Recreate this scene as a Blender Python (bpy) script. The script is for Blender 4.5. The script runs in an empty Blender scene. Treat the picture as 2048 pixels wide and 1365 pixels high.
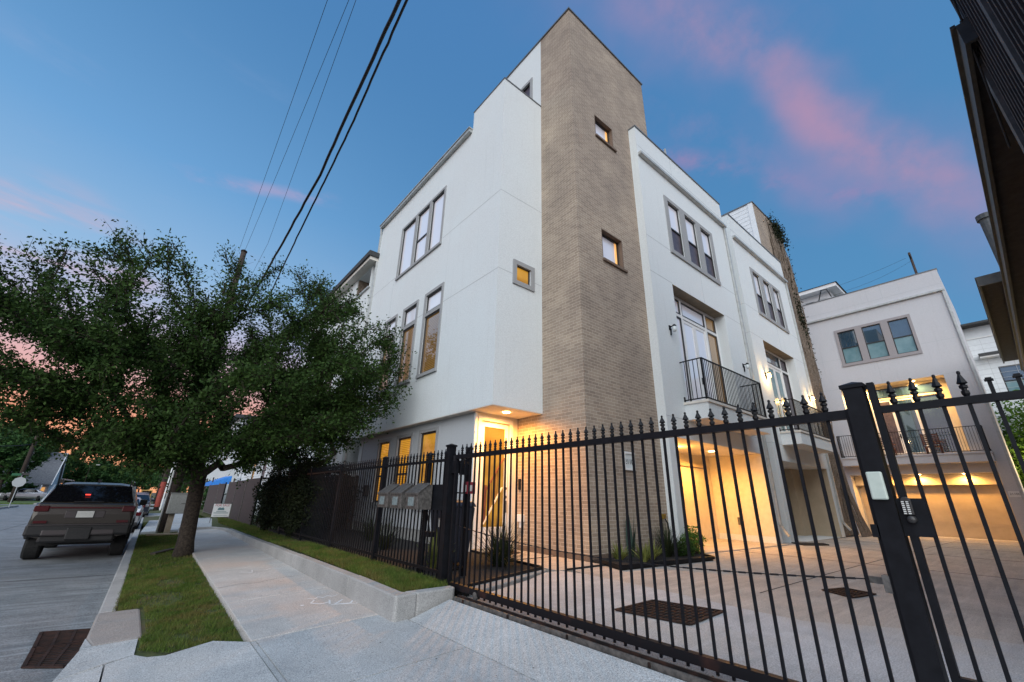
import bpy, math, random
import numpy as np
from mathutils import Vector, Matrix
from math import sin, cos, pi, radians, sqrt
rnd = random.Random(7)
rng = np.random.default_rng(7)
SC = bpy.context.scene
COL = SC.collection

# ------------------------------------------------------------------ materials
def nt(name):
    m = bpy.data.materials.new(name); m.use_nodes = True
    t = m.node_tree; b = t.nodes['Principled BSDF']
    return m, t, b
def N(t, kind, **kw):
    n = t.nodes.new(kind)
    for k, v in kw.items():
        if k.startswith('i_'): n.inputs[k[2:].replace('_', ' ')].default_value = v
        else: setattr(n, k, v)
    return n
def ramp(t, src, a, b, ca, cb):
    r = t.nodes.new('ShaderNodeValToRGB')
    r.color_ramp.elements[0].position = a; r.color_ramp.elements[1].position = b
    r.color_ramp.elements[0].color = (*ca, 1); r.color_ramp.elements[1].color = (*cb, 1)
    t.links.new(src, r.inputs[0]); return r.outputs[0]
def coords(t, scale=(1, 1, 1), loc=(0, 0, 0)):
    c = t.nodes.new('ShaderNodeTexCoord'); mp = t.nodes.new('ShaderNodeMapping')
    mp.inputs['Scale'].default_value = scale; mp.inputs['Location'].default_value = loc
    t.links.new(c.outputs['Object'], mp.inputs[0]); return mp.outputs[0]
def noise(t, vec, scale, detail=4, rough=.6):
    n = N(t, 'ShaderNodeTexNoise'); n.inputs['Scale'].default_value = scale
    n.inputs['Detail'].default_value = detail; n.inputs['Roughness'].default_value = rough
    t.links.new(vec, n.inputs['Vector']); return n.outputs['Fac']
def mixc(t, fac, a, b, mode='MIX'):
    m = t.nodes.new('ShaderNodeMix'); m.data_type = 'RGBA'; m.blend_type = mode
    for s, v in ((m.inputs[0], fac), (m.inputs[6], a), (m.inputs[7], b)):
        if hasattr(v, 'links'): t.links.new(v, s)
        elif isinstance(v, tuple): s.default_value = (*v, 1)
        else: s.default_value = v
    return m.outputs[2]
def bump(t, b, h, strength, dist=.01):
    n = t.nodes.new('ShaderNodeBump'); n.inputs['Strength'].default_value = strength
    n.inputs['Distance'].default_value = dist
    t.links.new(h, n.inputs['Height']); t.links.new(n.outputs[0], b.inputs['Normal'])
def pm(name, c1, c2=None, scale=6, rough=.7, metal=0., bs=0, bscale=60, spec=.5, c3=None, s3=1.2, lo=.35, hi=.65):
    m, t, b = nt(name)
    b.inputs['Roughness'].default_value = rough; b.inputs['Metallic'].default_value = metal
    b.inputs['Specular IOR Level'].default_value = spec
    if c2 is None: b.inputs['Base Color'].default_value = (*c1, 1)
    else:
        v = coords(t); f = noise(t, v, scale)
        col = ramp(t, f, lo, hi, c1, c2)
        if c3:
            g = noise(t, v, s3, 3); k = ramp(t, g, .5, .68, (0, 0, 0), (1, 1, 1))
            col = mixc(t, k, col, c3)
        t.links.new(col, b.inputs['Base Color'])
    if bs: v = coords(t); bump(t, b, noise(t, v, bscale, 3), bs)
    return m
def emis(name, col, s):
    m, t, b = nt(name); b.inputs['Base Color'].default_value = (*col, 1)
    b.inputs['Emission Color'].default_value = (*col, 1); b.inputs['Emission Strength'].default_value = s
    return m
def stucco(name, c, tint):
    m, t, b = nt(name); b.inputs['Roughness'].default_value = .9
    v = coords(t); f = noise(t, v, 45, 3, .7); g = noise(t, v, .55, 4)
    vs = coords(t, (5, 5, .22)); s = noise(t, vs, 1.6, 5, .65)
    col = ramp(t, f, .32, .66, tuple(x*.82 for x in c), c)
    col = mixc(t, ramp(t, g, .45, .75, (0, 0, 0), (.55, .55, .55)), col, tuple(x*y for x, y in zip(c, tint)))
    col = mixc(t, ramp(t, s, .56, .76, (0, 0, 0), (.26, .26, .26)), col, tuple(x*.66 for x in c))
    t.links.new(col, b.inputs['Base Color']); bump(t, b, noise(t, v, 130, 4, .75), .8, .008); return m
def concrete(name, c, dark, warm=None, speck=.5, streak=None):
    m, t, b = nt(name); b.inputs['Roughness'].default_value = .88
    v = coords(t); f = noise(t, v, 1.3, 8, .68); g = noise(t, v, 90, 2, .8); h = noise(t, v, .5, 4)
    col = ramp(t, f, .36, .62, dark, c)
    if warm: col = mixc(t, ramp(t, h, .45, .62, (0, 0, 0), (.8, .8, .8)), col, warm)
    k = ramp(t, g, .3, .72, (1-speck*.6,)*3, (1+speck*.3,)*3)
    col = mixc(t, 1.0, col, k, 'MULTIPLY')
    if streak:
        q_ = noise(t, coords(t, (.35, 4.5, 1)), 1.5, 6, .7); col = mixc(t, ramp(t, q_, .48, .70, (0, 0, 0), (streak,)*3), col, tuple(x*.62 for x in dark))
        q_ = noise(t, coords(t, (.5, 7, 1), (5, 2, 0)), 1.1, 6, .7); col = mixc(t, ramp(t, q_, .52, .70, (0, 0, 0), (streak*.7,)*3), col, tuple(min(1, x*1.25) for x in c))
    st = noise(t, coords(t, (1, 1, 1), (3, 8, 1)), 3.5, 6, .75)
    col = mixc(t, ramp(t, st, .60, .74, (0, 0, 0), (.45, .45, .45)), col, tuple(x*.5 for x in dark))
    t.links.new(col, b.inputs['Base Color']); bump(t, b, g, .35, .004); return m
def brick(name, a, bcol, mortar):
    m, t, b = nt(name); b.inputs['Roughness'].default_value = .85
    c = t.nodes.new('ShaderNodeTexCoord'); s = t.nodes.new('ShaderNodeSeparateXYZ'); t.links.new(c.outputs['Object'], s.inputs[0])
    ad = N(t, 'ShaderNodeMath', operation='ADD'); t.links.new(s.outputs[0], ad.inputs[0]); t.links.new(s.outputs[1], ad.inputs[1])
    cb = t.nodes.new('ShaderNodeCombineXYZ'); t.links.new(ad.outputs[0], cb.inputs[0]); t.links.new(s.outputs[2], cb.inputs[1])
    br = t.nodes.new('ShaderNodeTexBrick'); t.links.new(cb.outputs[0], br.inputs['Vector'])
    br.inputs['Scale'].default_value = 1; br.inputs['Brick Width'].default_value = .235; br.inputs['Row Height'].default_value = .0775
    br.inputs['Mortar Size'].default_value = .0065; br.inputs['Mortar Smooth'].default_value = .25; br.inputs['Bias'].default_value = -.1
    br.inputs['Color1'].default_value = (*a, 1); br.inputs['Color2'].default_value = (*bcol, 1); br.inputs['Mortar'].default_value = (*mortar, 1)
    v = coords(t); f = noise(t, v, .7, 5); col = mixc(t, 1.0, br.outputs['Color'], ramp(t, f, .3, .7, (.74, .72, .72), (1.12, 1.09, 1.04)), 'MULTIPLY')
    g = noise(t, v, 70, 3, .7); col = mixc(t, 1.0, col, ramp(t, g, .3, .7, (.84,)*3, (1.12,)*3), 'MULTIPLY')
    t.links.new(col, b.inputs['Base Color'])
    inv = N(t, 'ShaderNodeMath', operation='SUBTRACT'); inv.inputs[0].default_value = 1; t.links.new(br.outputs['Fac'], inv.inputs[1])
    bump(t, b, inv.outputs[0], .7, .012); return m
def leafm(name, c1, c2, trans=.25, straw=None):
    m, t, b = nt(name); b.inputs['Roughness'].default_value = .7; b.inputs['Specular IOR Level'].default_value = .2
    v = coords(t); f = noise(t, v, 1.6, 5, .7); col = ramp(t, f, .35, .66, c1, c2)
    if straw: col = mixc(t, ramp(t, noise(t, coords(t, (1, 1, 0)), 2.6, 5, .7), .46, .62, (0, 0, 0), (.8, .8, .8)), col, straw)
    oi = N(t, 'ShaderNodeNewGeometry')
    r = ramp(t, oi.outputs['Random Per Island'], 0, 1, (.65, .7, .6), (1.35, 1.3, 1.2))
    col = mixc(t, 1.0, col, r, 'MULTIPLY'); t.links.new(col, b.inputs['Base Color'])
    tr = t.nodes.new('ShaderNodeBsdfTranslucent'); t.links.new(col, tr.inputs[0])
    mx = t.nodes.new('ShaderNodeMixShader'); mx.inputs[0].default_value = trans
    out = t.nodes['Material Output']; t.links.new(b.outputs[0], mx.inputs[1]); t.links.new(tr.outputs[0], mx.inputs[2]); t.links.new(mx.outputs[0], out.inputs[0])
    return m
def blinds(name, col, col2, s, pitch=.055, e=True, rough=.08):
    """a lit or unlit window with horizontal blinds behind the glass"""
    m, t, b = nt(name); b.inputs['Roughness'].default_value = rough
    v = coords(t, (0, 0, 1)); w = N(t, 'ShaderNodeTexWave', wave_type='BANDS', bands_direction='Z'); w.inputs['Scale'].default_value = .314/pitch*1.0
    w.inputs['Distortion'].default_value = .2; t.links.new(v, w.inputs['Vector'])
    n2 = noise(t, coords(t), .9, 2)
    c = ramp(t, w.outputs['Fac'], .2, .8, col2, col); c = mixc(t, ramp(t, n2, .35, .65, (0, 0, 0), (.6, .6, .6)), c, col2)
    if e: b.inputs['Base Color'].default_value = (.04, .025, .01, 1)
    else: t.links.new(c, b.inputs['Base Color'])
    if e: t.links.new(c, b.inputs['Emission Color']); b.inputs['Emission Strength'].default_value = s
    b.inputs['Coat Weight'].default_value = .6; b.inputs['Coat Roughness'].default_value = .03
    return m

M = {}
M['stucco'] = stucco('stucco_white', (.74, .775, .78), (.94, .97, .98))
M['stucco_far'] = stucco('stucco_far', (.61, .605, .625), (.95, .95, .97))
M['stucco_shaded'] = stucco('stucco_shaded', (.50, .52, .54), (.9, .92, .95))  # same wall stucco, soffit and tree shade put into a darker tone
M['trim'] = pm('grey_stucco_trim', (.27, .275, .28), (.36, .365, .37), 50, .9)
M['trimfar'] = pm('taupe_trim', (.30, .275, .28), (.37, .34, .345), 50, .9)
M['gutter'] = pm('gutter_metal', (.40, .41, .40), (.52, .53, .52), 5, .45, .3)
M['cap'] = pm('roof_cap_metal', (.16, .17, .18), None, rough=.45, metal=.4)
M['joint'] = pm('joint_grey', (.46, .48, .49), None, rough=.9)  # plain mid-grey for joint strips and siding lines
M['brick'] = brick('brown_brick', (.30, .24, .19), (.41, .335, .265), (.56, .49, .41))
M['brickdark'] = pm('brick_reveal', (.13, .09, .065), (.19, .135, .10), 30, .85)
M['frame'] = pm('dark_window_frame', (.03, .028, .028), None, rough=.4)
M['white'] = pm('white_paint', (.72, .72, .71), (.78, .78, .77), 8, .5)
M['cream'] = pm('cream_paint', (.66, .58, .44), (.72, .64, .50), 8, .75)
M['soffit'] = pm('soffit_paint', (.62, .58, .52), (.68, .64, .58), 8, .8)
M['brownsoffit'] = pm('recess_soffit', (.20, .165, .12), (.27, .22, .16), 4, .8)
M['garagedoor'] = pm('garage_door', (.46, .37, .26), (.52, .42, .30), 3, .6)
M['glass'] = pm('glass_painted_sky', (.93, .91, .97), (.97, .94, .98), .6, .06, 0, spec=1.0)  # pale lavender base paints the bright sky reflection into the panes
M['glassdark'] = pm('insect_screen', (.055, .045, .06), (.11, .085, .10), 9, .35)
M['glassblue'] = pm('far_glass', (.02, .05, .08), (.05, .10, .15), .7, .04, 0, spec=1.0)
M['glassteal'] = pm('far_glass_shade', (.13, .24, .27), (.22, .34, .37), 1.5, .12)
M['litwin'] = blinds('lit_window_blinds', (.66, .31, .03), (.34, .14, .01), .55)
M['litplain'] = blinds('lit_window_plain', (.62, .31, .035), (.38, .17, .015), .50, .6)
M['dimwin'] = blinds('half_lit_blinds', (.50, .28, .08), (.16, .085, .03), .30, .055)
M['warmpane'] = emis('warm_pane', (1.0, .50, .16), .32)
M['black'] = pm('black_painted_steel', (.0035, .004, .006), (.007, .008, .011), 12, .5, 0, spec=.22)
M['rusty'] = pm('black_steel_rusty', (.005, .005, .007), (.035, .015, .012), 3, .5, 0, spec=.25, lo=.56, hi=.75)
M['castiron'] = pm('rusty_cast_iron', (.012, .009, .008), (.048, .022, .016), 9, .8, 0, spec=.3)
M['iron'] = pm('rusty_iron', (.010, .008, .008), (.05, .024, .017), 8, .8, 0, spec=.2, lo=.42, hi=.72)
M['steel'] = pm('worn_steel', (.07, .068, .066), (.16, .15, .14), 20, .55, .3)
M['conc'] = concrete('pale_concrete', (.50, .53, .545), (.36, .385, .40), (.49, .49, .48), 1.0)
M['walk'] = concrete('sidewalk_concrete', (.575, .565, .545), (.45, .445, .435), (.56, .47, .41), .9)
M['court'] = concrete('beige_concrete', (.56, .52, .47), (.40, .375, .345), (.57, .50, .43), .9, .5)
M['courtnear'] = concrete('grey_court_concrete', (.60, .61, .62), (.46, .47, .48), (.60, .56, .50), .9, .3)
M['curb'] = concrete('curb_concrete', (.41, .405, .395), (.31, .31, .30), None, .7)
M['inlet'] = concrete('inlet_concrete', (.36, .33, .305), (.28, .26, .245), None, .8)
M['road'] = concrete('street_concrete', (.31, .33, .345), (.18, .195, .205), (.25, .255, .26), 1.4, .9)
M['dirt'] = pm('dark_soil', (.018, .014, .011), (.05, .04, .03), 9, .95, bs=.5)
M['mulch'] = pm('mulch', (.006, .006, .006), (.024, .020, .018), 40, .95, bs=.8)
M['turf'] = pm('turf_soil', (.025, .045, .010), (.07, .085, .022), 9, .95, bs=.6, c3=(.075, .055, .03), s3=1.8)
M['grass'] = leafm('grass_blades', (.045, .10, .014), (.14, .185, .045), .3, (.17, .135, .055))
M['grassfar'] = pm('far_grass', (.05, .09, .02), (.10, .15, .035), 4, .95, bs=.4)
M['ground'] = pm('ground_soil', (.05, .055, .03), (.08, .08, .05), 1, .95)
M['bark'] = pm('bark', (.018, .013, .010), (.060, .044, .032), 22, .95, bs=1.0, bscale=30)
M['leaf'] = leafm('oak_leaves', (.016, .042, .009), (.052, .098, .022), .22)
M['leaf2'] = leafm('far_leaves', (.02, .055, .02), (.055, .12, .03), .2)
M['leafdark'] = leafm('ivy_leaves', (.006, .012, .005), (.022, .028, .009), .12)
M['yucca'] = leafm('strap_leaves', (.015, .026, .012), (.05, .06, .03), .15)
M['varieg'] = leafm('variegated_leaves', (.10, .14, .03), (.38, .36, .12), .2)
M['agave'] = leafm('agave_leaves', (.03, .055, .05), (.06, .095, .085), .1)
M['fresh'] = leafm('fresh_leaves', (.05, .13, .02), (.13, .24, .045), .3)
M['vine'] = pm('dry_vine', (.10, .075, .055), (.21, .165, .13), 14, .95, bs=1.0, bscale=25)
M['wood'] = pm('weathered_wood', (.035, .026, .02), (.075, .055, .042), 8, .9, bs=.5)
M['wooddark'] = pm('utility_pole_wood', (.03, .02, .017), (.065, .045, .035), 10, .9, bs=.5)
M['screen'] = pm('brown_screen', (.045, .033, .032), (.065, .048, .045), 14, .85)
M['neigh'] = pm('charcoal_siding', (.016, .014, .016), (.032, .028, .030), 6, .8, bs=.3)
M['neightrim'] = pm('grey_trim_board', (.05, .055, .06), (.085, .09, .095), 8, .7)
M['fascia'] = pm('fascia_board', (.026, .028, .030), (.045, .047, .048), 5, .6)
M['roofdark'] = pm('dark_roof', (.03, .032, .035), (.055, .058, .06), 12, .85)
M['shingle'] = pm('grey_shingle', (.12, .125, .135), (.20, .205, .215), 7, .9)
M['carbody'] = pm('bronze_car_paint', (.048, .042, .034), None, rough=.25, metal=.3, spec=.6)
M['carlow'] = pm('car_cladding', (.010, .010, .011), (.018, .017, .017), 20, .55)
M['carbumper'] = pm('car_bumper_metal', (.085, .075, .075), None, rough=.35, metal=.5)
M['carglass'] = pm('car_glass', (.006, .006, .008), None, rough=.05, spec=.7)
M['tyre'] = pm('tyre_rubber', (.012, .012, .012), (.022, .022, .022), 30, .9)
M['rim'] = pm('alloy_rim', (.12, .12, .12), None, rough=.35, metal=.8)
M['redlamp'] = pm('red_lens', (.07, .004, .006), None, rough=.15)
M['redglow'] = emis('brake_lamp', (1, .05, .03), 1.2)
M['silver'] = pm('silver_paint', (.42, .43, .45), None, rough=.25, metal=.6)
M['navy'] = pm('dark_blue_paint', (.02, .025, .04), None, rough=.25, metal=.4)
M['roofsilver'] = pm('car_roof_sheen', (.30, .32, .34), None, rough=.25, metal=.6)
M['plate'] = pm('license_plate', (.55, .55, .52), (.65, .65, .62), 10, .4)
M['greybox'] = pm('grey_cabinet', (.27, .27, .25), (.34, .34, .32), 25, .7)
M['tan'] = pm('tan_post', (.30, .24, .17), (.38, .31, .23), 12, .8)
M['mailbox'] = pm('pewter_mailbox', (.060, .056, .053), (.15, .14, .13), 22, .5, .3)
M['glasspat'] = pm('mailbox_window', (.09, .13, .14), (.26, .33, .34), 70, .3)
M['bin'] = pm('dark_blue_bin', (.018, .021, .034), (.026, .03, .045), 8, .5)
M['green'] = pm('green_bin', (.008, .09, .035), (.012, .12, .05), 8, .5)
M['red'] = pm('red_box', (.22, .015, .03), None, rough=.4)
M['orange'] = pm('orange_wrap', (.20, .03, .02), (.30, .05, .03), 12, .7)
M['blue'] = pm('blue_tarp', (.015, .16, .55), (.03, .24, .7), 5, .6)
M['yellow'] = pm('yellow_paint', (.62, .33, .06), (.70, .42, .12), 3, .5)
M['brasslook'] = pm('brass_tap', (.42, .28, .06), None, rough=.35, metal=.8)
M['cable'] = pm('cable_rubber', (.008, .009, .012), None, rough=.6)
M['palegreen'] = pm('gate_opener_plastic', (.46, .53, .47), (.52, .58, .52), 20, .5)
M['bulb'] = emis('lamp_glow', (1.0, .72, .32), 14)
M['sconce_glass'] = emis('sconce_glow', (1.0, .62, .22), 7)
M['clear'] = pm('frosted_glass', (.62, .66, .66), None, rough=.3)
M['chairwood'] = pm('reddish_wood', (.10, .03, .016), (.16, .052, .028), 9, .6)
M['ink'] = pm('black_ink', (.02, .02, .022), None, rough=.7)
M['redink'] = pm('red_ink', (.45, .10, .12), None, rough=.7)
M['chalk'] = pm('white_marking_paint', (.62, .62, .63), None, rough=.9)
M['tealink'] = pm('teal_ink', (.12, .22, .24), None, rough=.7)
M['signback'] = pm('bare_aluminium', (.38, .40, .41), None, rough=.5, metal=.3)
M['mat'] = pm('door_mat', (.07, .035, .028), (.12, .06, .045), 30, .95)
M['siding'] = pm('white_siding', (.66, .69, .71), (.72, .75, .77), 5, .7)
M['siding2'] = pm('pale_siding', (.58, .60, .61), (.64, .66, .67), 5, .7)

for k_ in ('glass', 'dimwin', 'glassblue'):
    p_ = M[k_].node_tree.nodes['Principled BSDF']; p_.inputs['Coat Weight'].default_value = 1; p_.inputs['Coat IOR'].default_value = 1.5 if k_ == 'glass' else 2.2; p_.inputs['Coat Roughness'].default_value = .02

# ------------------------------------------------------------------ builders
def wloc(o):
    v = Vector((0, 0, 0))
    while o: v = v + o.location; o = o.parent
    return v
def tag(o, label=None, cat=None, group=None, kind=None):
    if label: o['label'] = label
    if cat: o['category'] = cat
    if group: o['group'] = group
    if kind: o['kind'] = kind
    return o
def thing(name, loc, label, cat, group=None):
    o = bpy.data.objects.new(name, None); o.location = loc; o.empty_display_size = .2; COL.objects.link(o)
    return tag(o, label, cat, group)
class B:
    def __init__(s): s.v = []; s.f = []
    def quad(s, *p):
        n = len(s.v); s.v += [tuple(q) for q in p]; s.f.append(tuple(range(n, n+len(p)))); return s
    def box(s, x0, y0, z0, x1, y1, z1):
        x0, x1 = sorted((x0, x1)); y0, y1 = sorted((y0, y1)); z0, z1 = sorted((z0, z1))
        n = len(s.v)
        s.v += [(x0, y0, z0), (x1, y0, z0), (x1, y1, z0), (x0, y1, z0), (x0, y0, z1), (x1, y0, z1), (x1, y1, z1), (x0, y1, z1)]
        s.f += [tuple(n+i for i in q) for q in ((0, 3, 2, 1), (4, 5, 6, 7), (0, 1, 5, 4), (1, 2, 6, 5), (2, 3, 7, 6), (3, 0, 4, 7))]; return s
    def obox(s, p0, p1, w, h, up=(0, 0, 1)):
        """a bar of section w x h from p0 to p1"""
        p0, p1 = Vector(p0), Vector(p1); d = (p1-p0).normalized(); r = d.cross(Vector(up))
        if r.length < 1e-4: r = Vector((1, 0, 0))
        r.normalize(); u = r.cross(d); n = len(s.v)
        for p in (p0, p1):
            for a, b in ((-1, -1), (1, -1), (1, 1), (-1, 1)): s.v.append(tuple(p+r*a*w/2+u*b*h/2))
        s.f += [tuple(n+i for i in q) for q in ((0, 1, 2, 3), (7, 6, 5, 4), (0, 4, 5, 1), (1, 5, 6, 2), (2, 6, 7, 3), (3, 7, 4, 0))]; return s
    def prism(s, pts, thick):
        """pts = top polygon (x,y,z) counter-clockwise from above, extruded down"""
        n = len(s.v); k = len(pts)
        s.v += [tuple(p) for p in pts] + [(p[0], p[1], p[2]-thick) for p in pts]
        s.f.append(tuple(range(n, n+k))); s.f.append(tuple(range(n+2*k-1, n+k-1, -1)))
        for i in range(k): j = (i+1) % k; s.f.append((n+j, n+i, n+k+i, n+k+j))
        return s
    def ext(s, pts, vec):
        """any planar polygon extruded along vec"""
        n = len(s.v); k = len(pts); v = Vector(vec)
        s.v += [tuple(p) for p in pts] + [tuple(Vector(p)+v) for p in pts]
        s.f.append(tuple(range(n, n+k))); s.f.append(tuple(range(n+2*k-1, n+k-1, -1)))
        for i in range(k): j = (i+1) % k; s.f.append((n+j, n+i, n+k+i, n+k+j))
        return s
    def tube(s, path, rad, seg=8, cap=True):
        P = [Vector(p) for p in path]; n0 = len(s.v)
        rad = rad if isinstance(rad, (list, tuple)) else [rad]*len(P)
        prev = None
        for i, p in enumerate(P):
            d = (P[min(i+1, len(P)-1)]-P[max(i-1, 0)]).normalized()
            if prev is None:
                a = d.cross(Vector((0, 0, 1)));
                if a.length < 1e-3: a = d.cross(Vector((1, 0, 0)))
            else: a = prev - d*prev.dot(d)
            if a.length < 1e-6: a = d.orthogonal()
            a.normalize(); b2 = d.cross(a); prev = a
            for k in range(seg):
                t = 2*pi*k/seg; s.v.append(tuple(p+(a*cos(t)+b2*sin(t))*rad[i]))
        for i in range(len(P)-1):
            for k in range(seg):
                k2 = (k+1) % seg; a = n0+i*seg
                s.f.append((a+k, a+k2, a+seg+k2, a+seg+k))
        if cap:
            s.f.append(tuple(n0+k for k in range(seg))[::-1]); e = n0+(len(P)-1)*seg; s.f.append(tuple(e+k for k in range(seg)))
        return s
    def lathe(s, c, prof, seg=16, axis='z'):
        n0 = len(s.v); c = Vector(c)
        for r, h in prof:
            for k in range(seg):
                t = 2*pi*k/seg
                p = {'z': (r*cos(t), r*sin(t), h), 'x': (h, r*cos(t), r*sin(t)), 'y': (r*sin(t), h, r*cos(t))}[axis]
                s.v.append(tuple(c+Vector(p)))
        for i in range(len(prof)-1):
            for k in range(seg):
                k2 = (k+1) % seg; a = n0+i*seg; s.f.append((a+k, a+k2, a+seg+k2, a+seg+k))
        s.f.append(tuple(n0+k for k in range(seg))[::-1]); e = n0+(len(prof)-1)*seg; s.f.append(tuple(e+k for k in range(seg)))
        return s
    def obj(s, name, mat, parent=None, smooth=False, bev=0, origin=None):
        me = bpy.data.meshes.new(name); off = wloc(parent) if parent else Vector((0, 0, 0))
        if origin is not None: base = Vector(origin)
        else: base = off
        me.from_pydata([(a-base.x, b-base.y, c-base.z) for a, b, c in s.v], [], s.f); me.validate(); me.update()
        o = bpy.data.objects.new(name, me); COL.objects.link(o)
        if parent: o.parent = parent; o.location = base-off
        else: o.location = base
        if mat: me.materials.append(M[mat] if isinstance(mat, str) else mat)
        if smooth:
            for p in me.polygons: p.use_smooth = True
        if bev:
            md = o.modifiers.new('Bevel', 'BEVEL'); md.width = bev; md.segments = 2; md.limit_method = 'ANGLE'
        return o
def raw(name, V, F, mat, parent=None, k=4):
    """numpy verts (n,3) and faces (m,k) to one mesh object"""
    me = bpy.data.meshes.new(name); n, m = len(V), len(F)
    off = wloc(parent) if parent else Vector((0, 0, 0)); V = np.asarray(V, dtype=np.float32)-np.array(off, dtype=np.float32)
    me.vertices.add(n); me.vertices.foreach_set('co', V.ravel())
    me.loops.add(m*k); me.loops.foreach_set('vertex_index', np.asarray(F, dtype=np.int32).ravel())
    me.polygons.add(m); me.polygons.foreach_set('loop_start', np.arange(0, m*k, k, dtype=np.int32))
    me.update(calc_edges=True); me.validate()
    o = bpy.data.objects.new(name, me); COL.objects.link(o); me.materials.append(M[mat])
    if parent: o.parent = parent
    return o
def struct(b, name, mat, **kw):
    o = b.obj(name, mat, **kw); return tag(o, kind='structure')
def copy_tree(o, parent=None):
    c = o.copy(); COL.objects.link(c); c.parent = parent
    for ch in list(o.children): copy_tree(ch, c)
    return c

# plane-frame: u along the wall, d outwards, z up.  ax 'x' = wall facing -X at x=pos, ax 'y' = wall facing -Y at y=pos
def P(ax, pos, u, d, z): return (pos-d, u, z) if ax == 'x' else (u, pos-d, z)
def fbox(b, ax, pos, u0, u1, d0, d1, z0, z1):
    p, q = P(ax, pos, u0, d0, z0), P(ax, pos, u1, d1, z1); b.box(*p, *q); return b
def wall(b, ax, pos, u0, u1, z0, z1, holes=(), depth=.25):
    us = sorted({u0, u1} | {h[0] for h in holes} | {h[1] for h in holes}); zs = sorted({z0, z1} | {h[2] for h in holes} | {h[3] for h in holes})
    for i in range(len(us)-1):
        for j in range(len(zs)-1):
            uc, zc = (us[i]+us[i+1])/2, (zs[j]+zs[j+1])/2
            if any(h[0] < uc < h[1] and h[2] < zc < h[3] for h in holes): continue
            q = [P(ax, pos, us[i], 0, zs[j]), P(ax, pos, us[i+1], 0, zs[j]), P(ax, pos, us[i+1], 0, zs[j+1]), P(ax, pos, us[i], 0, zs[j+1])]
            b.quad(*(q if ax == 'y' else q[::-1]))
    for h in holes:
        dd = h[4] if len(h) > 4 else depth; a, c, e, f = h[:4]
        for (p, q) in (((a, e), (c, e)), ((c, e), (c, f)), ((c, f), (a, f)), ((a, f), (a, e))):
            b.quad(P(ax, pos, p[0], 0, p[1]), P(ax, pos, q[0], 0, q[1]), P(ax, pos, q[0], -dd, q[1]), P(ax, pos, p[0], -dd, p[1]))
    return b
def ring(b, ax, pos, u0, u1, z0, z1, w, d0, d1):
    fbox(b, ax, pos, u0, u1, d0, d1, z1-w, z1); fbox(b, ax, pos, u0, u1, d0, d1, z0, z0+w)
    fbox(b, ax, pos, u0, u0+w, d0, d1, z0+w, z1-w); fbox(b, ax, pos, u1-w, u1, d0, d1, z0+w, z1-w); return b
def window(parent, ax, pos, u0, u1, z0, z1, upper, lower=None, sash=None, fr='frame', w=.05, back=.07):
    """frame with its panes; sash = height of the meeting rail (fraction)"""
    b = B(); ring(b, ax, pos, u0, u1, z0, z1, w, -back, -back+.055)
    zs = None
    if sash is not None:
        zs = z0+(z1-z0)*sash; fbox(b, ax, pos, u0+w, u1-w, -back+.002, -back+.05, zs-.028, zs+.028)
    f = b.obj('window', fr, parent)
    if zs is None: fbox(B(), ax, pos, u0+w, u1-w, -back-.02, -back+.012, z0+w, z1-w)
    def pane(a, c, mat):
        q = B(); fbox(q, ax, pos, u0+w, u1-w, -back-.015, -back+.014, a, c); q.obj('pane', mat, f)
    if zs is None: pane(z0+w, z1-w, upper)
    else: pane(zs+.028, z1-w, upper); pane(z0+w, zs-.028, lower or upper)
    return f
def joints(parent, ax, pos, hs, vs=(), mat='joint'):
    b = B()
    for u0, u1, z in hs: fbox(b, ax, pos, u0, u1, 0, .003, z-.007, z+.007)
    for u, z0, z1 in vs: fbox(b, ax, pos, u-.007, u+.007, 0, .003, z0, z1)
    return b.obj('wall_joint', mat, parent)
def text(body, size, mat, parent, origin, rot, name='lettering', ext=.003):
    c = bpy.data.curves.new(name, 'FONT'); c.body = body; c.size = size; c.extrude = ext; c.align_x = 'CENTER'; c.align_y = 'CENTER'
    tmp = bpy.data.objects.new(name, c); COL.objects.link(tmp)
    dg = bpy.context.evaluated_depsgraph_get(); me = bpy.data.meshes.new_from_object(tmp.evaluated_get(dg)); me.name = name
    bpy.data.objects.remove(tmp)
    o = bpy.data.objects.new(name, me); COL.objects.link(o); me.materials.clear(); me.materials.append(M[mat])
    if parent: o.parent = parent; o.location = Vector(origin)-wloc(parent)
    else: o.location = origin
    o.rotation_euler = rot; return o
ROT_Y = (pi/2, 0, 0)            # text on a wall facing -Y
ROT_X = (pi/2, 0, -pi/2)        # text on a wall facing -X

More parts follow.
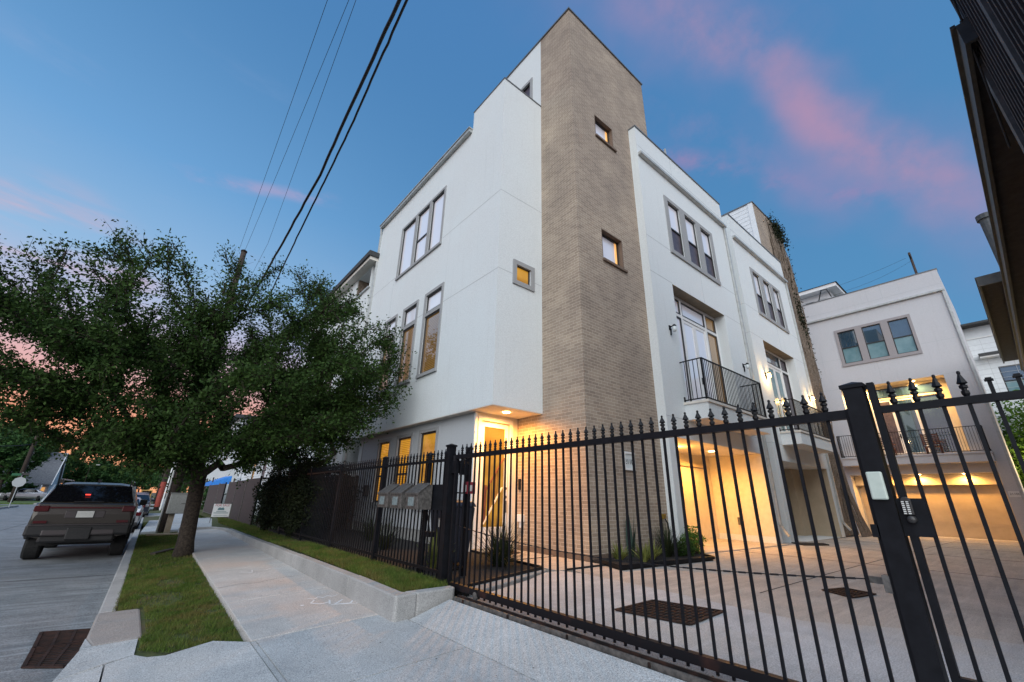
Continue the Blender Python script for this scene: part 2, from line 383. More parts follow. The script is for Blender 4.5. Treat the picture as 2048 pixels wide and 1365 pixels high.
# ------------------------------------------------------------------ foliage
def leaf_quads(c, length, width, droop=0., jitter=.35):
    """c (n,3) centres -> diamond leaves, random orientation"""
    n = len(c); d = rng.normal(size=(n, 3)); d[:, 2] -= droop; d /= np.linalg.norm(d, axis=1)[:, None]
    a = rng.normal(size=(n, 3)); s = np.cross(d, a); s /= np.linalg.norm(s, axis=1)[:, None]
    L = (length*(1+jitter*(rng.random(n)-.5)*2))[:, None]; W = (width*(1+jitter*(rng.random(n)-.5)*2))[:, None]
    V = np.empty((n, 4, 3)); V[:, 0] = c-d*L/2; V[:, 1] = c+s*W/2; V[:, 2] = c+d*L/2; V[:, 3] = c-s*W/2
    return V.reshape(-1, 3), np.arange(4*n).reshape(-1, 4)
def blades(base, h, w, lean):
    """grass: base (n,3) -> triangles"""
    n = len(base); t = rng.random(n)*2*pi; sd = np.stack([np.cos(t), np.sin(t), np.zeros(n)], 1)
    l = rng.normal(size=(n, 3))*lean; l[:, 2] = 0
    H = (h*(.5+rng.random(n)))[:, None]; V = np.empty((n, 3, 3))
    V[:, 0] = base-sd*w/2; V[:, 1] = base+sd*w/2; V[:, 2] = base+np.array([0, 0, 1])*H+l*H
    return V.reshape(-1, 3), np.arange(3*n).reshape(-1, 3)
def grow(root, trunk_pts, targets, tr):
    """attach every target to the nearest skeleton node nearer the root; returns segments with radii"""
    nodes = [Vector(p) for p in trunk_pts]; par = [-1]+list(range(len(trunk_pts)-1)); load = [0.]*len(nodes)
    fork = nodes[-1]; ts = sorted(targets, key=lambda p: (Vector(p)-fork).length); nt_ = len(nodes)
    for p in ts:
        p = Vector(p); best = None; dp = (p-fork).length
        for i in range(max(0, nt_-3), len(nodes)):
            q = nodes[i]; dq = (q-fork).length
            if i >= nt_ and dq > dp*.93: continue
            c = (p-q).length + dq*.22
            if best is None or c < best[0]: best = (c, i)
        i = best[1]; q = nodes[i]; L = (p-q).length
        if L > .9:
            mid = (p+q)/2+Vector((rnd.uniform(-.12, .12), rnd.uniform(-.12, .12), rnd.uniform(0, .16)))*L*.6
            nodes.append(mid); par.append(i); load.append(0); i = len(nodes)-1
        nodes.append(p); par.append(i); load.append(1.)
    tot = load[:]
    for i in range(len(nodes)-1, 0, -1): tot[par[i]] += tot[i]
    T = max(tot[nt_-1], 1); rad = [max(.012, tr*(x/T)**.46) for x in tot]
    return nodes, par, rad, nt_
def make_tree(name, base, label, cat, group, trunk_pts, trunk_r, targets, leaves_per, leaf, lw, spread, leafmat='leaf', flare=1.5, twig=True, lenfn=None, minr=.0, nbr=10, jit=.06, thin=None):
    root = thing(name, base, label, cat, group)
    nodes, par, rad, nt_ = grow(base, trunk_pts, targets, trunk_r)
    b = B()
    k = len(trunk_pts); rr = [trunk_r*(flare if i == 0 else (1.12 if i == 1 else 1)) for i in range(k)]
    b.tube(trunk_pts, rr, 14)
    for i in range(nt_, len(nodes)):
        if rad[i] < minr: continue
        r0 = min(rad[par[i]], rad[i]*1.5) if par[i] >= nt_ else rad[i]*1.3
        b.tube([nodes[par[i]], nodes[i]], [r0, rad[i]], 6 if rad[i] > .03 else 4, False)
    tips = [nodes[i] for i in range(nt_, len(nodes))]
    ctr = sum(tips, Vector((0, 0, 0)))/len(tips); C = []
    for i_ in range(nt_, len(nodes)):
        p = nodes[i_]; pp = nodes[par[i_]]; seg = p-pp; L = spread; sd = seg.normalized() if seg.length > .01 else Vector((0, 0, 1))
        out = (p-ctr); out.normalize(); nb = nbr
        if rad[i_] > trunk_r*.4: continue
        for j in range(nb):
            s0 = p-seg*min(1, .8/max(seg.length, .1))*rnd.random()
            d = Vector((rnd.gauss(0, 1), rnd.gauss(0, 1), rnd.gauss(0, .55)))*.75+sd*.7+out*.35+Vector((0, 0, .1)); d.normalize(); l = L*rnd.uniform(.3, 1.0)
            e = s0+d*l
            if twig: b.tube([s0, s0+d*l*.5+Vector((0, 0, .02)), e], [.008, .005, .002], 3, False)
            m = max(1, int(leaves_per/nb*(.4+l/L*.7))); s = rng.random(m)
            q = np.array(s0)+np.outer(s, np.array(d)*l)+rng.normal(size=(m, 3))*jit
            C.append(q)
    b.obj('trunk', 'bark', root, smooth=True)
    C = np.concatenate(C)
    if thin: C = C[rng.random(len(C)) < np.interp(C[:, 2], thin[0], thin[1])]
    V, F = leaf_quads(C, leaf, lw, .25)
    raw('crown', V, F, leafmat, root); return root
def ellip(n, c, r, shell=.35, minz=None, lim=None):
    out = []
    while len(out) < n:
        v = Vector((rnd.gauss(0, 1), rnd.gauss(0, 1), rnd.gauss(0, 1))).normalized()*(rnd.random()**shell)
        p = Vector((c[0]+v.x*r[0], c[1]+v.y*r[1], c[2]+v.z*r[2]))
        if minz and p.z < minz: continue
        if lim and not lim(p): continue
        out.append(p)
    return out

# ------------------------------------------------------------------ camera, light, sky
cam = bpy.data.cameras.new('camera'); co = bpy.data.objects.new('camera', cam); COL.objects.link(co)
yaw, pitch, roll = radians(39.4805), radians(20.7895), radians(1.26905)
f = Vector((sin(yaw)*cos(pitch), cos(yaw)*cos(pitch), sin(pitch))); r = Vector((cos(yaw), -sin(yaw), 0)); u = r.cross(f)
r2 = r*cos(roll)+u*sin(roll); u2 = -r*sin(roll)+u*cos(roll)
co.matrix_world = Matrix(((r2.x, u2.x, -f.x, 0), (r2.y, u2.y, -f.y, 0), (r2.z, u2.z, -f.z, 1.75), (0, 0, 0, 1)))
cam.sensor_width = 36; cam.sensor_fit = 'HORIZONTAL'; cam.lens = 834.88/2048*36; cam.clip_start = .05; cam.clip_end = 3000
SC.camera = co

sun = bpy.data.lights.new('sun', 'SUN'); sun.energy = 1.5; sun.angle = radians(70); sun.color = (.97, 1.0, .985)
so = bpy.data.objects.new('sun', sun); COL.objects.link(so)
SUNDIR = Vector((-.68, -.66, .62)).normalized()        # towards the brightest part of the dusk sky, behind the camera
so.rotation_euler = SUNDIR.to_track_quat('Z', 'Y').to_euler(); so.location = (0, 0, 40)

def build_world():
    w = bpy.data.worlds.new('World'); SC.world = w; w.use_nodes = True; t = w.node_tree; t.nodes.clear()
    out = t.nodes.new('ShaderNodeOutputWorld'); bg = t.nodes.new('ShaderNodeBackground'); t.links.new(bg.outputs[0], out.inputs[0])
    tc = t.nodes.new('ShaderNodeTexCoord'); d = tc.outputs['Generated']
    sx = t.nodes.new('ShaderNodeSeparateXYZ'); t.links.new(d, sx.inputs[0])
    def dot(v, a, b):
        n = N(t, 'ShaderNodeVectorMath', operation='DOT_PRODUCT'); t.links.new(d, n.inputs[0]); n.inputs[1].default_value = Vector(v).normalized()
        m = N(t, 'ShaderNodeMapRange', interpolation_type='SMOOTHSTEP'); t.links.new(n.outputs['Value'], m.inputs[0]); m.inputs[1].default_value = a; m.inputs[2].default_value = b
        return m.outputs[0]
    def cr(src, stops):
        n = t.nodes.new('ShaderNodeValToRGB'); e = n.color_ramp.elements
        while len(e) < len(stops): e.new(.5)
        for k, (p, c) in enumerate(stops): e[k].position = p; e[k].color = (*c, 1)
        t.links.new(src, n.inputs[0]); return n.outputs[0]
    z = sx.outputs[2]
    warm = cr(z, [(0, (.95, .40, .19)), (.12, (.93, .38, .22)), (.20, (.74, .44, .43)), (.29, (.50, .50, .66)), (.38, (.29, .48, .72)), (.55, (.155, .365, .66)), (.8, (.075, .225, .47)), (1, (.06, .18, .42))])
    cool = cr(z, [(0, (.13, .33, .55)), (.3, (.085, .27, .50)), (.6, (.075, .235, .475)), (.85, (.068, .21, .46)), (1, (.06, .18, .42))])
    col = mixc(t, dot((-.45, .89, 0), .22, .95), cool, warm)
    back = cr(z, [(0, (.62, .52, .56)), (.35, (.52, .53, .68)), (.8, (.2, .32, .55)), (1, (.06, .18, .42))])
    col = mixc(t, dot((-.35, -.93, .15), .1, .8), col, back)
    def cloud(vec, a, b, sc, lo, hi, c, amt, stretch=(1, 1, 1), loc=(0, 0, 0)):
        nonlocal col
        mp = t.nodes.new('ShaderNodeMapping'); mp.inputs['Scale'].default_value = stretch; mp.inputs['Location'].default_value = loc; t.links.new(d, mp.inputs[0])
        nz = noise(t, mp.outputs[0], sc, 5, .55); nn = t.nodes.new('ShaderNodeMapRange'); nn.interpolation_type = 'SMOOTHSTEP'
        t.links.new(nz, nn.inputs[0]); nn.inputs[1].default_value = lo; nn.inputs[2].default_value = hi
        m1 = N(t, 'ShaderNodeMath', operation='MULTIPLY'); t.links.new(nn.outputs[0], m1.inputs[0]); t.links.new(dot(vec, a, b), m1.inputs[1])
        m2 = N(t, 'ShaderNodeMath', operation='MULTIPLY'); t.links.new(m1.outputs[0], m2.inputs[0]); m2.inputs[1].default_value = amt
        col = mixc(t, m2.outputs[0], col, c)
    P1 = (.40, .235, .42); P2 = (.27, .245, .45)
    def band(A, C_, w0, w1, ext, sc, lo, hi, c, amt, stretch=(1, 1, 1), loc=(0, 0, 0)):
        nonlocal col
        A = Vector(A).normalized(); C_ = Vector(C_).normalized(); n_ = A.cross(C_).normalized(); mid = (A+C_).normalized()
        wob = noise(t, d, 3.5, 3, .6)
        dp = N(t, 'ShaderNodeVectorMath', operation='DOT_PRODUCT'); t.links.new(d, dp.inputs[0]); dp.inputs[1].default_value = n_
        k = N(t, 'ShaderNodeMath', operation='MULTIPLY_ADD'); t.links.new(wob, k.inputs[0]); k.inputs[1].default_value = w1*2.4; t.links.new(dp.outputs['Value'], k.inputs[2])
        k1 = N(t, 'ShaderNodeMath', operation='SUBTRACT'); t.links.new(k.outputs[0], k1.inputs[0]); k1.inputs[1].default_value = w1*1.2
        ab = N(t, 'ShaderNodeMath', operation='ABSOLUTE'); t.links.new(k1.outputs[0], ab.inputs[0])
        m = N(t, 'ShaderNodeMapRange', interpolation_type='SMOOTHSTEP'); t.links.new(ab.outputs[0], m.inputs[0]); m.inputs[1].default_value = w1; m.inputs[2].default_value = w0
        mp = t.nodes.new('ShaderNodeMapping'); mp.inputs['Scale'].default_value = stretch; mp.inputs['Location'].default_value = loc; t.links.new(d, mp.inputs[0])
        nz = noise(t, mp.outputs[0], sc, 7, .6); nn = N(t, 'ShaderNodeMapRange', interpolation_type='SMOOTHSTEP'); t.links.new(nz, nn.inputs[0]); nn.inputs[1].default_value = lo; nn.inputs[2].default_value = hi
        x = m.outputs[0]
        for q in (dot(mid, cos(radians(ext)), cos(radians(ext*.45))), nn.outputs[0], amt):
            mm = N(t, 'ShaderNodeMath', operation='MULTIPLY'); t.links.new(x, mm.inputs[0])
            if isinstance(q, float): mm.inputs[1].default_value = q
            else: t.links.new(q, mm.inputs[1])
            x = mm.outputs[0]
        col = mixc(t, x, col, c)
    P3 = (.43, .27, .42)
    band((.47, .22, .85), (.86, .0, .52), .02, .16, 34, 2.2, .30, .70, P2, .55)
    band((.55, .18, .81), (.86, .0, .52), .0, .075, 25, 4.0, .34, .66, P3, .66, (1, 1, 1), (3, 1, 0))
    band((.74, .07, .66), (.86, .0, .50), .0, .07, 12, 4.5, .32, .60, P3, .7, (1, 1, 1), (7, 1, 0))
    band((.62, .30, .72), (.84, .08, .53), .0, .06, 20, 4.0, .40, .66, P2, .6, (1, 1, 1), (1, 5, 0))
    band((.66, .28, .62), (.84, .09, .53), .0, .035, 16, 6.0, .40, .66, P1, .55, (1, 1, 2), (1, 9, 0))
    band((-.05, .84, .54), (.12, .81, .58), .0, .022, 9, 6.0, .40, .62, (.45, .36, .56), .55, (1, 1, 3), (4, 2, 0))
    cloud((-.10, .88, .46), .93, .995, 3.2, .55, .78, (.36, .42, .64), .35, (1, 1, 4.5), (1, 2, 0))
    cloud((-.22, .93, .29), .980, .9995, 3.5, .42, .66, (.84, .42, .42), .75, (1, 1, 6), (0, 0, 2))
    sky = t.nodes.new('ShaderNodeTexSky'); sky.sky_type = 'NISHITA'; sky.sun_disc = False
    sky.sun_elevation = math.asin(SUNDIR.z); sky.sun_rotation = math.atan2(SUNDIR.x, SUNDIR.y)
    ad = mixc(t, 1.0, col, mixc(t, 1.0, sky.outputs[0], (.006, .006, .006), 'MULTIPLY'), 'ADD')
    t.links.new(ad, bg.inputs[0]); bg.inputs[1].default_value = SKY
SKY = .51
build_world()
SC.view_settings.view_transform = 'Standard'; SC.view_settings.look = 'None'; SC.view_settings.exposure = 1.0; SC.view_settings.gamma = 1
SC.cycles.use_denoising = True; SC.cycles.max_bounces = 6; SC.cycles.transparent_max_bounces = 8; SC.cycles.sample_clamp_indirect = 4

def lamp(name, loc, power, col=(1, .62, .25), kind='POINT', rad=.05, spot=None, direction=(0, 0, -1), parent=None):
    l = bpy.data.lights.new(name, kind); l.energy = power; l.color = col
    if kind == 'SPOT': l.spot_size = radians(spot); l.spot_blend = .6
    l.shadow_soft_size = rad
    o = bpy.data.objects.new(name, l); COL.objects.link(o)
    if parent: o.parent = parent; o.location = Vector(loc)-wloc(parent)
    else: o.location = loc
    o.rotation_euler = Vector(direction).to_track_quat('-Z', 'Y').to_euler(); return o

# ------------------------------------------------------------------ the ground
sk = lambda y: .015*(y-5.5)
struct(B().box(-600, -200, -.6, 600, 900, -.12), 'ground', 'ground')
b = B().prism([(-9, -12, .05), (-.02, -12, .05), (-.02, 8, .05), (2.3, 160, .05), (-9, 160, .05)], .15)
b.prism([(-60, 66, .049), (-9.004, 66, .049), (-9.004, 76, .049), (-60, 76, .049)], .15)
struct(b, 'street', 'road')
# control joints of the street, thin dark lines
b = B()
for y in (13.4, 24, 37): b.box(-9, y-.006, .045, sk(y)-.12, y+.006, .0535)
b.box(-4.2, -5, .045, -4.185, 120, .0535)
struct(b, 'street_joint', 'mulch')
# street curb, from the inlet to the far end
b = B(); ys = [8.64, 11.6, 14.6, 17.6, 20.6, 23.6, 27, 31, 36, 42, 50, 60, 75, 100, 150]
for a, c in zip(ys, ys[1:]):
    a2, c2 = a+.006, c-.006
    b.prism([(-.09+sk(a2), a2, .195), (.09+sk(a2), a2, .205), (.09+sk(c2), c2, .205), (-.09+sk(c2), c2, .195)], .2)
struct(b, 'curb', 'curb', bev=.02)
b = B().prism([(-9.25, 50, .2), (-9, 50, .2), (-9, 66, .2), (-9.25, 66, .2)], .2); b.prism([(-9.25, 76, .2), (-9, 76, .2), (-9, 150, .2), (-9.25, 150, .2)], .2)
struct(b, 'opposite_curb', 'curb')
# inlet slab with its rounded corner
b = B().prism([(-.07, 7.34, .19), (.0, 7.0, .185), (.38, 7.0, .2), (.42, 7.06, .2), (.40, 8.56, .205), (.38, 8.62, .205), (-.05, 8.62, .2)], .25)
tag(b.obj('inlet_slab', 'inlet', bev=.025), kind='structure')
b = B().prism([(-.08, 6.98, .178), (-.20, 6.36, .08), (.12, 6.30, .17), (.35, 6.36, .195), (.38, 6.98, .196)], .2)
b.prism([(-.075, 7.33, .19), (-.09, 6.985, .18), (.0, 6.985, .184)], .2)
struct(b, 'curb_return', 'conc')
# driveway apron in panels
b = B()
b.prism([(-.21, 6.35, .075), (-.42, 4.8, .06), (-.8, 2.5, .055), (-1.2, -6, .055), (-.2, -6, .09), (.10, 3.0, .13), (.13, 6.28, .165)], .2)
b.prism([(.145, 6.28, .168), (.115, 3.0, .135), (-.18, -6, .095), (1.215, -6, .345), (1.215, 5.56, .345), (.97, 6.05, .285), (.80, 6.075, .25), (.59, 6.08, .215), (.45, 6.18, .20), (.35, 6.34, .197)], .2)
def zw(x): return .35+.045*(x-1.25)
for (x0, y0, x1, y1) in ((1.275, 3.94, 2.748, 5.555), (1.275, .9, 2.748, 3.925), (1.275, -6, 2.748, .885)):
    b.prism([(x0, y0, zw(x0)), (x1, y0, zw(x1)), (x1, y1, zw(x1)), (x0, y1, zw(x0))], .2)
b.prism([(1.225, -6, .342), (1.268, -6, .344), (1.268, 5.555, .344), (1.225, 5.555, .342)], .2)
b.prism([(2.762, -6, .418), (3.30, -6, .565), (3.30, 5.12, .565), (2.762, 5.12, .418)], .2)
b.prism([(3.50, -6, .57), (3.60, -6, .59), (3.60, 5.04, .59), (3.50, 5.04, .57)], .2)
struct(b, 'driveway', 'conc')
# soil under the joints is only the fill of the gaps
b = B()
b.prism([(1.21, -6, .325), (1.30, -6, .33), (1.30, 5.58, .33), (1.235, 5.58, .325)], .1)
b.prism([(2.74, -6, .40), (2.77, -6, .403), (2.77, 5.3, .403), (2.74, 5.3, .40)], .1)
for y in (5.565, 3.93, .89): b.prism([(1.25, y-.02, .325), (2.77, y-.02, .40), (2.77, y+.02, .40), (1.25, y+.02, .325)], .1)
struct(b, 'joint_filler', 'mulch')
# sidewalk slabs
b = B(); ys = [5.575, 7.55, 10.54, 13.5, 16.4, 19.3, 22.0]
for a, c in zip(ys, ys[1:]):
    c -= .014
    b.prism([(1.23+sk(a), a, .352), (2.60+sk(a), a, .415), (2.60+sk(c), c, .415), (1.23+sk(c), c, .352)], .2)
tag(b.obj('sidewalk', 'walk', bev=.008), kind='structure')
b = B()
for y in ys[1:-1]: b.prism([(1.24+sk(y), y-.03, .33), (2.6+sk(y), y-.03, .39), (2.6+sk(y), y+.03, .39), (1.24+sk(y), y+.03, .33)], .1)
struct(b, 'sidewalk_joint', 'mulch')
b = B().prism([(.12+sk(22), 22.3, .30), (3.3, 22.6, .42), (3.4, 31, .42), (.35+sk(31), 31, .30)], .3)
b.prism([(1.25+sk(31), 31.01, .32), (2.6+sk(31), 31.01, .36), (2.6+sk(120), 120, .36), (1.25+sk(120), 120, .32)], .3)
for y0, y1 in ((37.5, 41), (52, 56), (66, 70)): b.prism([(.1+sk(y0), y0, .30), (1.24+sk(y0), y0, .315), (1.24+sk(y1), y1, .315), (.1+sk(y1), y1, .30)], .2)
struct(b, 'cross_driveway', 'conc')
# courtyard
seam = [(6.35, 6.6), (6.11, 5.34), (6.01, 4.02), (5.80, 2.6), (5.78, 2.0), (6.30, 1.31), (6.57, .47), (6.9, -3)]
b = B().prism([(3.615, -3, .60), (6.9, -3, .60)]+[(x, y, .60) for x, y in seam[::-1][1:-1]]+[(5.95, 5.75, .605), (5.62, 5.78, .605), (4.9, 5.42, .60), (3.615, 4.95, .597)], .2)
struct(b, 'courtyard_apron', 'courtnear')
zc = lambda x: .598 if x < 10 else (.598-.00383*(x-10) if x < 16 else .575-.0085*(x-16))
b = B().prism([(6.905, -3, .598), (10, -3, .598), (10, 7.8, .598), (7.2, 7.8, .598), (7.2, 6.1, .598), (6.36, 6.1, .598)]+[(x+.006, y, .598) for x, y in seam[1:-1]], .2)
b.prism([(10, -3, .598), (16, -3, .575), (16, 7.8, .575), (10, 7.8, .598)], .2).prism([(16, -3, .575), (31.9, -3, zc(31.9)), (31.9, 7.8, zc(31.9)), (16, 7.8, .575)], .2)
struct(b, 'courtyard', 'court')
struct(B().prism([(5.9, 5.76, .611), (7.2, 5.76, .611), (7.235, 8.47, .63), (5.9, 8.47, .63)], .05), 'entry_walk', 'court')
b = B()
for y, x0, x1 in ((5.75, 6.1, 7.3), (7.1, 5.9, 7.23)): b.box(x0, y-.006, .60, x1, y+.006, .631)
for x in (12.6, 17.2, 21.5, 26): b.box(x-.008, -3, .3, x+.008, 5.6, zc(x)+.0035)
b.prism([(7, 2.9, .6015), (10, 2.9, .6015), (10, 2.915, .6015), (7, 2.915, .6015)], .05); b.prism([(10, 2.9, .6015), (16, 2.9, .5785), (16, 2.915, .5785), (10, 2.915, .6015)], .05); b.prism([(16, 2.9, .5785), (31, 2.9, .451), (31, 2.915, .451), (16, 2.915, .5785)], .05)
struct(b, 'courtyard_joint', 'mulch')
# curb under the front bed
struct(B().prism([(3.60, 4.97, .645), (5.66, 5.80, .635), (5.70, 5.90, .64), (3.60, 5.18, .665)], .2), 'bed_curb', 'curb', bev=.015)
# planting beds
b = B().prism([(3.60, 5.19, .655), (5.60, 5.88, .65), (5.86, 8.45, .66), (5.86, 16.5, .68), (3.50, 16.5, .68), (3.50, 5.6, .655)], .2)
b.prism([(7.24, 5.86, .655), (6.95, 5.22, .65), (9.90, 4.98, .65), (10.6, 5.84, .655), (10.19, 6.12, .655), (7.24, 6.12, .655)], .12)
b.prism([(16.55, 5.3, .60), (17.6, 4.9, .60), (18.1, 5.2, .60), (17.3, 5.9, .60)], .1)
tag(b.obj('mulch_bed', 'mulch'), kind='structure')
b = B()
for p, q in (((3.6, 5.17, .67), (5.62, 5.86, .66)), ((5.62, 5.86, .66), (5.88, 8.4, .67)), ((7.2, 5.84, .665), (6.93, 5.2, .66)), ((6.93, 5.2, .66), (9.92, 4.95, .66)), ((9.92, 4.95, .66), (10.62, 5.82, .66))): b.obox(p, q, .025, .06)
struct(b, 'bed_edging', 'black')
# planter wall along the sidewalk
b = B(); xw = lambda y: 2.575+sk(y)-.0
ys = [6.72, 9.9, 13, 16.2, 19.6]
b.prism([(2.57, 5.17, .672), (2.59, 5.14, .672), (2.86, 5.16, .674), (2.74, 5.32, .674), (2.76, 6.705, .677), (2.59, 6.705, .675)], .4)
b.prism([(2.87, 5.16, .674), (3.38, 5.17, .678), (3.42, 5.20, .68), (3.42, 5.32, .68), (2.76, 5.33, .674)], .4)
for a, c in zip(ys, ys[1:]):
    c -= .012; zz = .675-.012*(a-6.7)
    b.prism([(xw(a), a, zz), (xw(a)+.155, a, zz), (xw(c)+.155, c, zz-.03), (xw(c), c, zz-.03)], .4)
b.prism([(2.79, 19.6, .50), (2.94, 19.6, .50), (2.92, 20.6, .50), (2.6, 21.9, .48), (1.5, 22.15, .45), (1.5, 22.0, .45), (2.5, 21.75, .48), (2.78, 20.6, .5)], .25)
o = struct(b, 'planter_curb', 'curb', bev=.03)
# turf soil sheets
b = B()
b.prism([(.05, 8.64, .185), (.30, 8.5, .185), (.30, 7.02, .185), (.30, 6.9, .18), (.30, 6.3, .175), (.55, 6.02, .185), (.97, 6.02, .245), (1.24, 5.55, .27), (1.24+sk(22), 22.2, .27), (.10+sk(22), 22.2, .2)], .3)
for y0, y1 in ((31.2, 37.4), (41.1, 51.9), (56.1, 65.9), (70.1, 90)): b.prism([(.1+sk(y0), y0, .2), (1.24+sk(y0), y0, .31), (1.24+sk(y1), y1, .31), (.1+sk(y1), y1, .2)], .2)
tag(b.obj('grass_verge', 'turf'), kind='structure')
b = B().prism([(2.74, 5.34, .65), (3.49, 5.34, .66), (3.49, 19.6, .62), (2.92, 19.6, .49), (2.90, 9, .62)], .3)
b.prism([(2.9, 19.61, .49), (3.6, 19.61, .62), (3.6, 22.0, .58), (3.4, 30, .52), (2.6, 22.3, .45), (2.75, 21.5, .47)], .3)
b.prism([(3.56, 16.6, .58), (12, 16.6, .58), (12, 40, .58), (3.6, 40, .58)], .3)
tag(b.obj('lawn', 'turf'), kind='structure')
b = B().prism([(-40, 50, .19), (-9.26, 50, .19), (-9.26, 65.9, .19), (-40, 65.9, .19)], .3).prism([(-80, 76.1, .19), (-9.26, 76.1, .19), (-9.26, 200, .19), (-80, 200, .19)], .3)
b.prism([(2.7, 40.1, .3), (30, 40.1, .3), (30, 200, .3), (3.5, 200, .3)], .3)
struct(b, 'far_lawn', 'grassfar')
# grass blades
def scatter(poly, n, zf):
    xs = [p[0] for p in poly]; ys_ = [p[1] for p in poly]; out = []
    Q = rng.random((n*3, 2))*[max(xs)-min(xs), max(ys_)-min(ys_)]+[min(xs), min(ys_)]
    ins = np.zeros(len(Q), bool); k = len(poly)
    for i in range(k):
        x0, y0 = poly[i]; x1, y1 = poly[(i+1) % k]
        if y0 == y1: continue
        c = ((y0 > Q[:, 1]) != (y1 > Q[:, 1])) & (Q[:, 0] < (x1-x0)*(Q[:, 1]-y0)/(y1-y0)+x0); ins ^= c
    Q = Q[ins][:n]; return np.column_stack([Q, zf(Q[:, 0], Q[:, 1])])
zg = lambda x, y: .19+np.clip(x-.1, 0, 1.2)*.075
A1 = scatter([(.10, 8.6), (.43, 8.6), (.45, 7.05), (.40, 6.9), (.38, 6.40), (.60, 6.09), (.97, 6.08), (1.22, 5.62), (1.34, 12), (.2, 12)], 42000, zg)
A2 = scatter([(.18, 12), (1.34, 12), (1.48, 22), (.33, 22)], 20000, zg)
bare = (((A1[:, 0]-.62)/.28)**2+((A1[:, 1]-9.0)/.55)**2 < 1) | (((A1[:, 0]-.8)/.2)**2+((A1[:, 1]-10.3)/.5)**2 < 1)
A1 = A1[~bare | (rng.random(len(A1)) < .25)]
pat = lambda a: np.sin(a[:, 0]*9+1)*np.sin(a[:, 1]*3.1)+.6*np.sin(a[:, 0]*23+a[:, 1]*11)+.5*np.sin(a[:, 1]*17-a[:, 0]*6)
edge = np.minimum(a_e := np.abs(A1[:, 0]-1.25), np.abs(A1[:, 0]-.12))
A1 = A1[(pat(A1)+rng.normal(0, .5, len(A1)) < .95) & ((edge > .04) | (rng.random(len(A1)) < .5))]
A3 = scatter([(2.77, 5.36), (3.49, 5.36), (3.49, 12), (2.86, 12)], 30000, lambda x, y: .652-.004*np.clip(y-8, 0, 20))
A4 = scatter([(2.86, 12), (3.49, 12), (3.6, 22), (3.4, 28), (2.75, 22)], 16000, lambda x, y: .60+0*x)
V1, F1 = blades(A1, .036, .0075, .5); V2, F2 = blades(A2, .045, .011, .45); V3, F3 = blades(A3, .055, .008, .5); V4, F4 = blades(A4, .05, .012, .4)
o = raw('grass', np.concatenate([V1, V2]), np.concatenate([F1, F2+len(V1)]), 'grass', k=3); tag(o, kind='stuff', label='short green grass on the verge between curb and sidewalk', cat='grass')
o = raw('grass', np.concatenate([V3, V4]), np.concatenate([F3, F4+len(V3)]), 'grass', k=3); tag(o, kind='stuff', label='green grass strip between planter curb and black fence', cat='grass')
# hairline cracks in the slabs
for pts_, f_ in (([(1.3, 8.7), (1.6, 8.82), (1.9, 8.74), (2.2, 8.9), (2.6, 8.84)], 'zw'),):
    b = B(); q_ = []
    for a_, c_ in zip(pts_, pts_[1:]):
        for k in range(6): q_.append((a_[0]+(c_[0]-a_[0])*k/6+rnd.gauss(0, .006), a_[1]+(c_[1]-a_[1])*k/6+rnd.gauss(0, .010)))
    zf_ = zw if f_ == 'zw' else (lambda x: .418+.273*(x-2.762))
    for a_, c_ in zip(q_, q_[1:]): b.obox((*a_, zf_(a_[0])+.001), (*c_, zf_(c_[0])+.001), .0035, .003)
    struct(b, 'pavement_crack', 'mulch')
# chalky utility marks sprayed on the sidewalk
b = B()
def stroke(pts, w=.024):
    for p, q in zip(pts, pts[1:]): b.obox((*p, zw(p[0])+.0035), (*q, zw(q[0])+.0035), w, .002)
    return b
stroke([(1.98, 6.66), (2.02, 6.66)], .05)
stroke([(2.20, 6.84), (2.12, 6.70), (2.22, 6.56), (2.32, 6.60)]); stroke([(2.36, 6.70), (2.30, 6.50)]); stroke([(2.50, 6.60), (2.34, 6.42), (2.52, 6.34), (2.62, 6.50)])
stroke([(2.16, 7.0), (2.22, 6.90), (2.30, 7.0), (2.34, 6.90), (2.42, 6.98), (2.46, 6.88), (2.54, 6.93)], .014)
stroke([(2.30, 6.44), (2.62, 6.24)], .014)
tag(b.obj('sprayed_mark', 'chalk'), 'white sprayed utility writing on the nearer sidewalk slab by the planter curb corner', 'paint mark', kind=None)
b = B()
stroke([(1.80, 10.0), (1.95, 9.8), (2.0, 10.1), (2.2, 9.9), (2.3, 10.05), (2.45, 9.9)], .02)

tag(b.obj('sprayed_mark', 'chalk'), 'fainter white sprayed marks on a farther sidewalk slab under the oak', 'paint mark')

